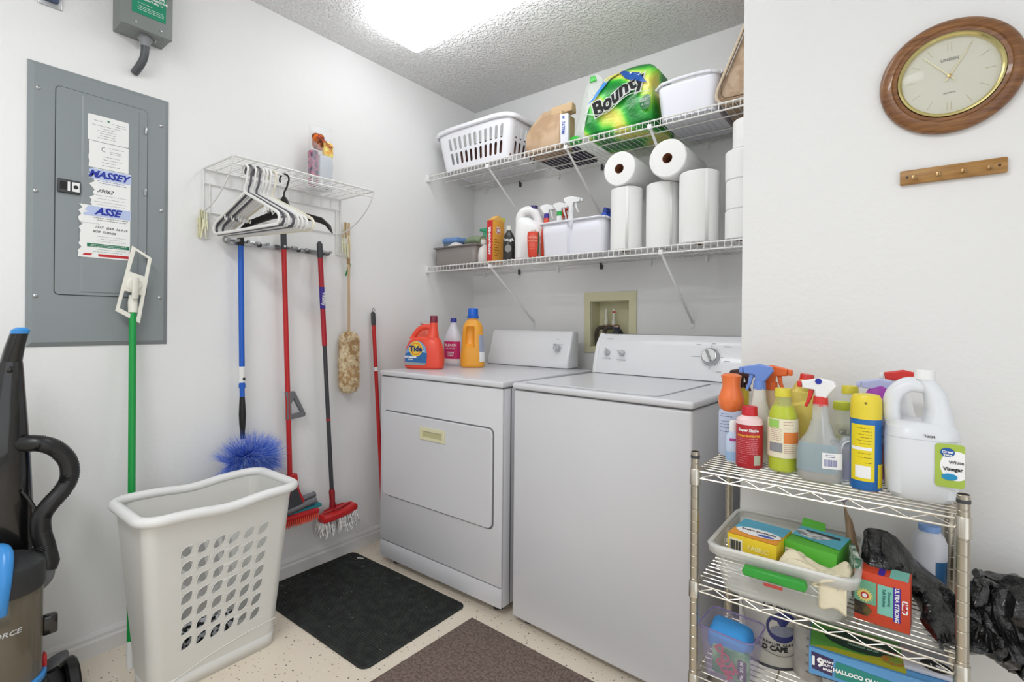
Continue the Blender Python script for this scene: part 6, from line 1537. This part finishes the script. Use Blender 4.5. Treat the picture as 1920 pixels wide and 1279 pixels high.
for i, (a, b) in enumerate(zip(tops, bots)):
    th = rows[min(len(rows) - 1, i // 9)][2]; c0 = (a + b) / 2; h_ = (a - b) / 2; sd_ = Vector((0, -1, 0)); q = []
    for k in range(64):
        an = 2 * PI * k / 64; p = c0 + h_ * math.cos(an) + sd_ * th * math.sin(an)
        f = 1.0; amp = .010 + .014 * min(1, max(0, (a.x - 2.20) / .1))
        n1 = noise.noise_vector(p * 16 + Vector((3, 1, 5))); n2 = noise.noise_vector(p * 42)
        cr_ = abs(noise.noise(p * 24 + Vector((9, 2, 4)))) ; p = p + n1 * amp + n2 * amp * .45 + sd_ * (cr_ - .25) * .02
        p.y = min(p.y, YR - .006)
        q.append(p)
    rg.append(q)
obj('bag_film', MB().loft(rg), BAG, t, ang=24, world=True)

# ============================================================ BOTTOM SHELF (third)
BZ = ZS[2] + .002
t = thing('clear_purple_bin', 'small clear purple-tinted bin with blue cloth and green packet on the lower rack shelf', 'bin', (1.868, -1.200, BZ), -.08)
PB = mat('clear_violet', '#b9aed0', .12, alpha=.18)
def pb(z, f): return rrect(-.046 - .012 * f, .046 + .012 * f, -.040 - .010 * f, .040 + .010 * f, z, .016, 5)
obj('bin_body', MB().loft([pb(0, 0), pb(.05, .5), pb(.105, 1)], True, False), PB, t, solid=.0018)
obj('rim', MB().tube(pb(.106, 1.05), .0017, 6, True), mat('violet_edge', '#8f80b4', .15, alpha=.7), t)
t = thing('blue_cloth', 'sky blue folded cloth inside the purple-tinted bin', 'cloth', (1.866, -1.195, BZ + .045), -.08)
obj('fold', MB().box(-.044, .044, -.034, .036, 0, .056, .018, 3).wob(.006, 24, 3), mat('azure_cloth', '#3f97dc', .9), t)
t = thing('green_packet', 'green packet with red lettering in front of the blue cloth in the small bin', 'packet', (1.872, -1.226, BZ + .004), -.06)
obj('packet_body', MB().box(-.038, .040, -.006, .010, 0, .066, .005, 3).wob(.003, 30, 4), two_tone(mat('packet_green', '#3c8f46', .4), '#2d7d38', '#9ac68e', 26), t, ang=30)
obj('lettering', text('DOTS', .024, -.006, -.0105, .042, bold=.0010, rot=-.9), RINK, t, smooth=False); obj('lettering', text('GUM', .020, -.010, -.0110, .020, bold=.0010, rot=-.9), RINK, t, smooth=False)
obj('dark_panel', MB().box(.018, .036, -.0098, -.0092, .010, .052), mat('maroon_dark', '#40252b', .5), t, smooth=False)
obj('lettering', text('75c  2/1.00', .009, 0, 0, 0, bold=.0002).xf(Matrix.Translation((.027, -.0108, .031)) @ Matrix.Rotation(-PI / 2, 4, 'Y')), WINK, t, smooth=False)
# paint can
t = thing('paint_can', 'white paint can with round blue seal behind the purple-tinted bin', 'paint can', (1.925, -1.065, BZ), .45)
R_ = .066; PCW = mat('can_paper', '#cfccc4', .45)
cf = lambda z0: (lambda u, v, w: ((R_ + .001 + w) * math.sin(u / R_), -(R_ + .001 + w) * math.cos(u / R_), z0 + v))
obj('can_body', MB().lathe([(R_ - .002, 0), (R_, .003), (R_, .150), (R_ + .0015, .153), (R_, .156), (R_ - .008, .156), (.0001, .152)], 44), PCW, t)
obj('base_rim', MB().lathe([(R_ + .001, .0), (R_ + .002, .004), (R_ + .0005, .006)], 44), DARKP, t)
sl = obj('round_seal', MB().grid(1, 36, lambda a, b: cf(.095)(.004 + .034 * a * math.cos(2 * PI * b), .034 * a * math.sin(2 * PI * b), 0)), mat('seal_navy', '#2b3170', .45), t, label='round navy seal')
obj('seal_scene', MB().grid(1, 30, lambda a, b: cf(.087)(.004 + .025 * a * math.cos(2 * PI * b), .012 * a * math.sin(2 * PI * b), .0006)), mat('seal_grey', '#8a8f9f', .5), sl)
mb = MB()
for i, ch in enumerate('PREMIUM CLASSIC'):
    mb.merge(text(ch, .0075, 0, 0, 0, bold=.0002, fn=lambda u, v, w, i=i: cf(.060)(-.040 + i * .0058 + u, v - .004 * math.sin(i / 14 * PI), w)))
obj('lettering', mb, INK, t, smooth=False)
obj('lettering', text('DURA-T', .020, .0, 0, 0, bold=.0008, fn=cf(.141)).merge(text('OLD CAPE', .015, -.022, 0, 0, bold=.0006, fn=cf(.046))).merge(text('TE 284', .016, .058, 0, 0, bold=.0005, fn=cf(.060))).merge(text('PREMIUM', .008, .055, 0, 0, bold=.0002, rot=.25, fn=cf(.082))), INK, t, smooth=False)
obj('white_field', MB().grid(6, 1, lambda a, b: cf(.008)(.038 + .028 * a, .020 * b, .0003)), WINK, t, smooth=False); obj('lettering', text('037', .010, .052, 0, 0, bold=.0003, fn=cf(.018)), INK, t, smooth=False)
obj('navy_band', MB().grid(14, 1, lambda a, b: cf(.004)(.066 + .04 * a, .030 * b, .0002)), mat('seal_navy', '#2b3170', .45), t, smooth=False)
obj('wire_handle', MB().tube(smooth_pts([(-R_ - .003, 0, .12), (-.055, -.045, .055), (0, -.073, .034), (.055, -.045, .055), (R_ + .003, 0, .12)]), .0013, 6), STEEL, t)
# small off-white can
t = thing('white_can', 'small off-white can with hand writing between the paint can and the bag boxes', 'can', (2.010, -1.095, BZ), .2)
obj('can_body', MB().lathe([(.036, 0), (.037, .003), (.037, .055), (.038, .058), (.037, .061), (.037, .112), (.038, .115), (.034, .116), (.0001, .113)], 36), two_tone(mat('offwhite_can', '#bfbab4', .5), '#b3aea8', '#c9c5bf', 25), t)
c2 = lambda z0: (lambda u, v, w: ((.0376 + w) * math.sin(u / .037), -(.0376 + w) * math.cos(u / .037), z0 + v))
mb = MB()
for k in range(5): mb.merge(text('flat white', .007, -.002, 0, 0, rot=-.1, shear=.4, fn=c2(.095 - .018 * k)))
obj('handwriting', mb, GINK, t, smooth=False)
# bag boxes, stacked
t = thing('grey_tray', 'grey tray with white papers under the blue and green bag box', 'tray', (2.125, -1.140, BZ), .09)
TG_ = mat('tray_grey', '#8d8d8a', .5)
obj('tray_base', MB().box(-.092, .098, -.06, .06, 0, .003), TG_, t, smooth=False)
for x0, x1, y0, y1 in ((-.092, .098, -.06, -.057), (-.092, .098, .057, .06), (-.092, -.089, -.06, .06), (.095, .098, -.06, .06)): obj('tray_side', MB().box(x0, x1, y0, y1, .003, .068), TG_, t, smooth=False)
obj('white_papers', MB().box(-.085, .0, -.055, .05, .052, .060), PAPERW, t, smooth=False)
obj('navy_folder', MB().box(-.03, .085, -.054, .05, .040, .050), mat('folder_navy', '#232c4c', .6), t, smooth=False)
t = thing('storage_bag_box', 'long blue storage bag box with lime green printed top above the grey tray', 'box', (2.125, -1.143, BZ + .0700), .09)
BH = .053; f1 = -.0588
obj('carton', MB().box(-.112, .118, -.058, .058, 0, BH, .001), mat('box_cornflower', '#5d9bd0', .45), t)
def ztop(mb): mb.v = [(x, z - .0, BH + .0004 - y) for x, y, z in mb.v]; return mb
tp_ = obj('lime_top', ztop(plate([[(-.110, -.050), (.045, -.052), (.052, .057), (-.110, .057)]], .0004)), mat('box_lime', '#62b046', .45), t, smooth=False)
obj('yellow_wave', ztop(plate([[(-.110, -.050), (.045, -.052), (.048, .0), (.02, -.012), (-.02, -.032), (-.07, -.034)]], .0008)), mat('wave_yellow', '#b9b92a', .45), tp_, smooth=False)
obj('dark_oval', ztop(plate([[(-.025 + .062 * math.cos(a), .010 + .036 * math.sin(a)) for a in [2 * PI * k / 34 for k in range(34)]]], .0012)), mat('oval_green', '#11402c', .45), tp_, smooth=False)
obj('lettering', flat_text('HEAVY DUTY', .014, -.025, .008, BH + .0012, bold=.0003).merge(flat_text('FREEZER BAGS', .008, -.020, -.006, BH + .0012, bold=.0002)), mat('pale_green_print', '#9fc7ae', .5), tp_, smooth=False)
obj('fruit_picture', ztop(plate([[(.026 + .018 * math.cos(a), -.022 + .016 * math.sin(a)) for a in [2 * PI * k / 20 for k in range(20)]]], .0014)), two_tone(mat('fruit_print', '#8ca33c', .5), '#7fae3f', '#c97a2a', 120), tp_, smooth=False)
obj('plum_panel', plate([[(-.106, .012), (-.072, .008), (-.070, .042), (-.108, .046)]], .0004).xf(Matrix.Translation((0, f1, 0))), mat('panel_plum', '#362a56', .45), t, smooth=False)
obj('lettering', text('19', .024, -.098, f1 - .0006, .028, bold=.0010).merge(text('HEAVY', .0065, -.080, f1 - .0006, .034, bold=.0003)).merge(text('DUTY', .0065, -.080, f1 - .0006, .026, bold=.0003)).merge(text('BAGS', .0065, -.080, f1 - .0006, .018, bold=.0003)), WINK, t, smooth=False)
obj('teal_panel', plate([[(-.068, .008), (.020, .004), (.024, .034), (-.066, .040)]], .0004).xf(Matrix.Translation((0, f1, 0))), mat('panel_teal', '#23857a', .45), t, smooth=False)
obj('lettering', text('HALLOCO QUALITY', .0105, -.023, f1 - .0006, .022, bold=.0005), WINK, t, smooth=False)
obj('lemon_picture', plate([[(.022, .004), (.070, .002), (.072, .030), (.032, .036)]], .0004).xf(Matrix.Translation((0, f1 - .0003, 0))), two_tone(mat('lemon_print', '#b7bd3e', .5), '#8ea83a', '#dcd45a', 60), t, smooth=False)
t = thing('white_price_pack', 'white pack with black price flash on the right end of the blue bag box', 'pack', (2.185, -1.130, BZ + .0700 + BH + .001), .09)
obj('packet', MB().box(-.018, .055, -.045, .045, 0, .008, .002), mat('pack_white', '#c3c4cc', .5), t)
el = MB().add([(.032 + .024 * math.cos(a), -.020 + .020 * math.sin(a), .0086) for a in [2 * PI * k / 24 for k in range(24)]], [tuple(range(24))])
obj('black_flash', el, INK, t, smooth=False)
obj('lettering', flat_text('1.98', .014, .033, -.022, .0092, bold=.0004), WINK, t, smooth=False)

# ============================================================ CLOCK and KEY RAIL on the right wall
t = thing('wall_clock', 'round wooden wall clock with cream dial and brass ring on the right wall', 'clock', (2.2405, YR, 1.680))
WD = mat('walnut', '#80532c', .35, coat=.3); two_tone(WD, '#6b4020', '#97673a', 22, .3, .7, stretch=(1, 1, 7))
obj('wooden_frame', MB().lathe([(.112, .001), (.121, .004), (.122, .010), (.118, .018), (.106, .024), (.100, .0245), (.097, .021), (.090, .020), (.088, .012)], 72, axis='y', cap=False), WD, t)
obj('brass_ring', MB().lathe([(.0885, .014), (.0885, .0225), (.085, .024), (.082, .021), (.081, .012)], 64, axis='y', cap=False), mat('pale_brass', '#d6c98a', .2, 1), t)
obj('dial', MB().lathe([(.0835, .010), (.0835, .0115), (.0001, .0115)], 64, axis='y'), mat('dial_cream', '#d5d3c2', .5), t)
mb = MB()
for k in range(12):
    a = 2 * PI * k / 12
    for off in ((-.003, .003) if k % 6 == 0 else (0,)):
        for (x, z) in [(off, 0)]:
            q = MB().box(off - .0006, off + .0006, -.0122, -.0117, .056, .073); q.xf(Matrix.Rotation(a, 4, 'Y')); mb.merge(q)
obj('hour_marks', mb, mat('mark_gold', '#b9b08a', .35, .6), t, smooth=False)
obj('lettering', text('LINDEN', .0085, 0, -.0118, .036, bold=.0002).merge(text('QUARTZ', .005, 0, -.0118, -.036)), mat('dial_print', '#77776c', .5), t, smooth=False)
CA = (2.2405, 1.680)
def hand(nm, p, L1, w, y, L0=.012):
    a = math.atan2(p[0] - CA[0], p[2] - CA[1])
    o = plate([[(-w, -L0), (w, -L0), (w * .5, L1), (-w * .5, L1)]], .0005); o.xf(Matrix.Translation((0, y, 0)) @ Matrix.Rotation(a, 4, 'Y'))
    return obj(nm, o, mat('hand_gold', '#ded7a8', .3, .7), t)
hand('minute_hand', (2.196, -0.946, 1.731), .066, .0014, -.0150); hand('hour_hand', (2.275, -0.946, 1.737), .060, .0016, -.0142)
hand('second_hand', (2.255, -0.946, 1.656), .020, .0006, -.0160, .004)
obj('hand_hub', MB().lathe([(.004, .012), (.004, .0165), (.0001, .017)], 16, axis='y'), GOLD, t)
obj('glass', MB().lathe([(.0815, .019), (.06, .0215), (.03, .0228), (.0001, .023)], 48, axis='y'), mat('clock_glass', '#ffffff', .03, alpha=.07, coat=.0, spec=.8), t)
t = thing('key_rack', 'narrow varnished wooden key rack with four brass hooks below the clock', 'key rack', (2.245, YR, 1.4735))
WD2 = mat('oak', '#a67a3c', .4); two_tone(WD2, '#96692f', '#b5894a', 18, .3, .7, stretch=(1, 1, 8))
obj('board', MB().box(-.0875, .0875, -.0115, -.001, -.0160, .0160, .0025), WD2, t)
for k in range(4):
    x = -.062 + k * .0412
    obj('hook', MB().lathe([(.0055, .0112), (.005, .0135), (.002, .014)], 14, (x, 0, -.002), 'y').tube(smooth_pts([(x, -.012, -.002), (x, -.020, -.004), (x, -.024, -.010), (x, -.028, -.008), (x, -.029, -.001)]), .0017, 8), mat('antique_brass', '#a98a62', .25, 1), t)
for x in (-.075, .075): obj('screw', MB().lathe([(.0028, .0112), (.0024, .0125), (.0001, .0128)], 10, (x, 0, 0), 'y'), mat('dark_screw', '#3c2a18', .4), t)
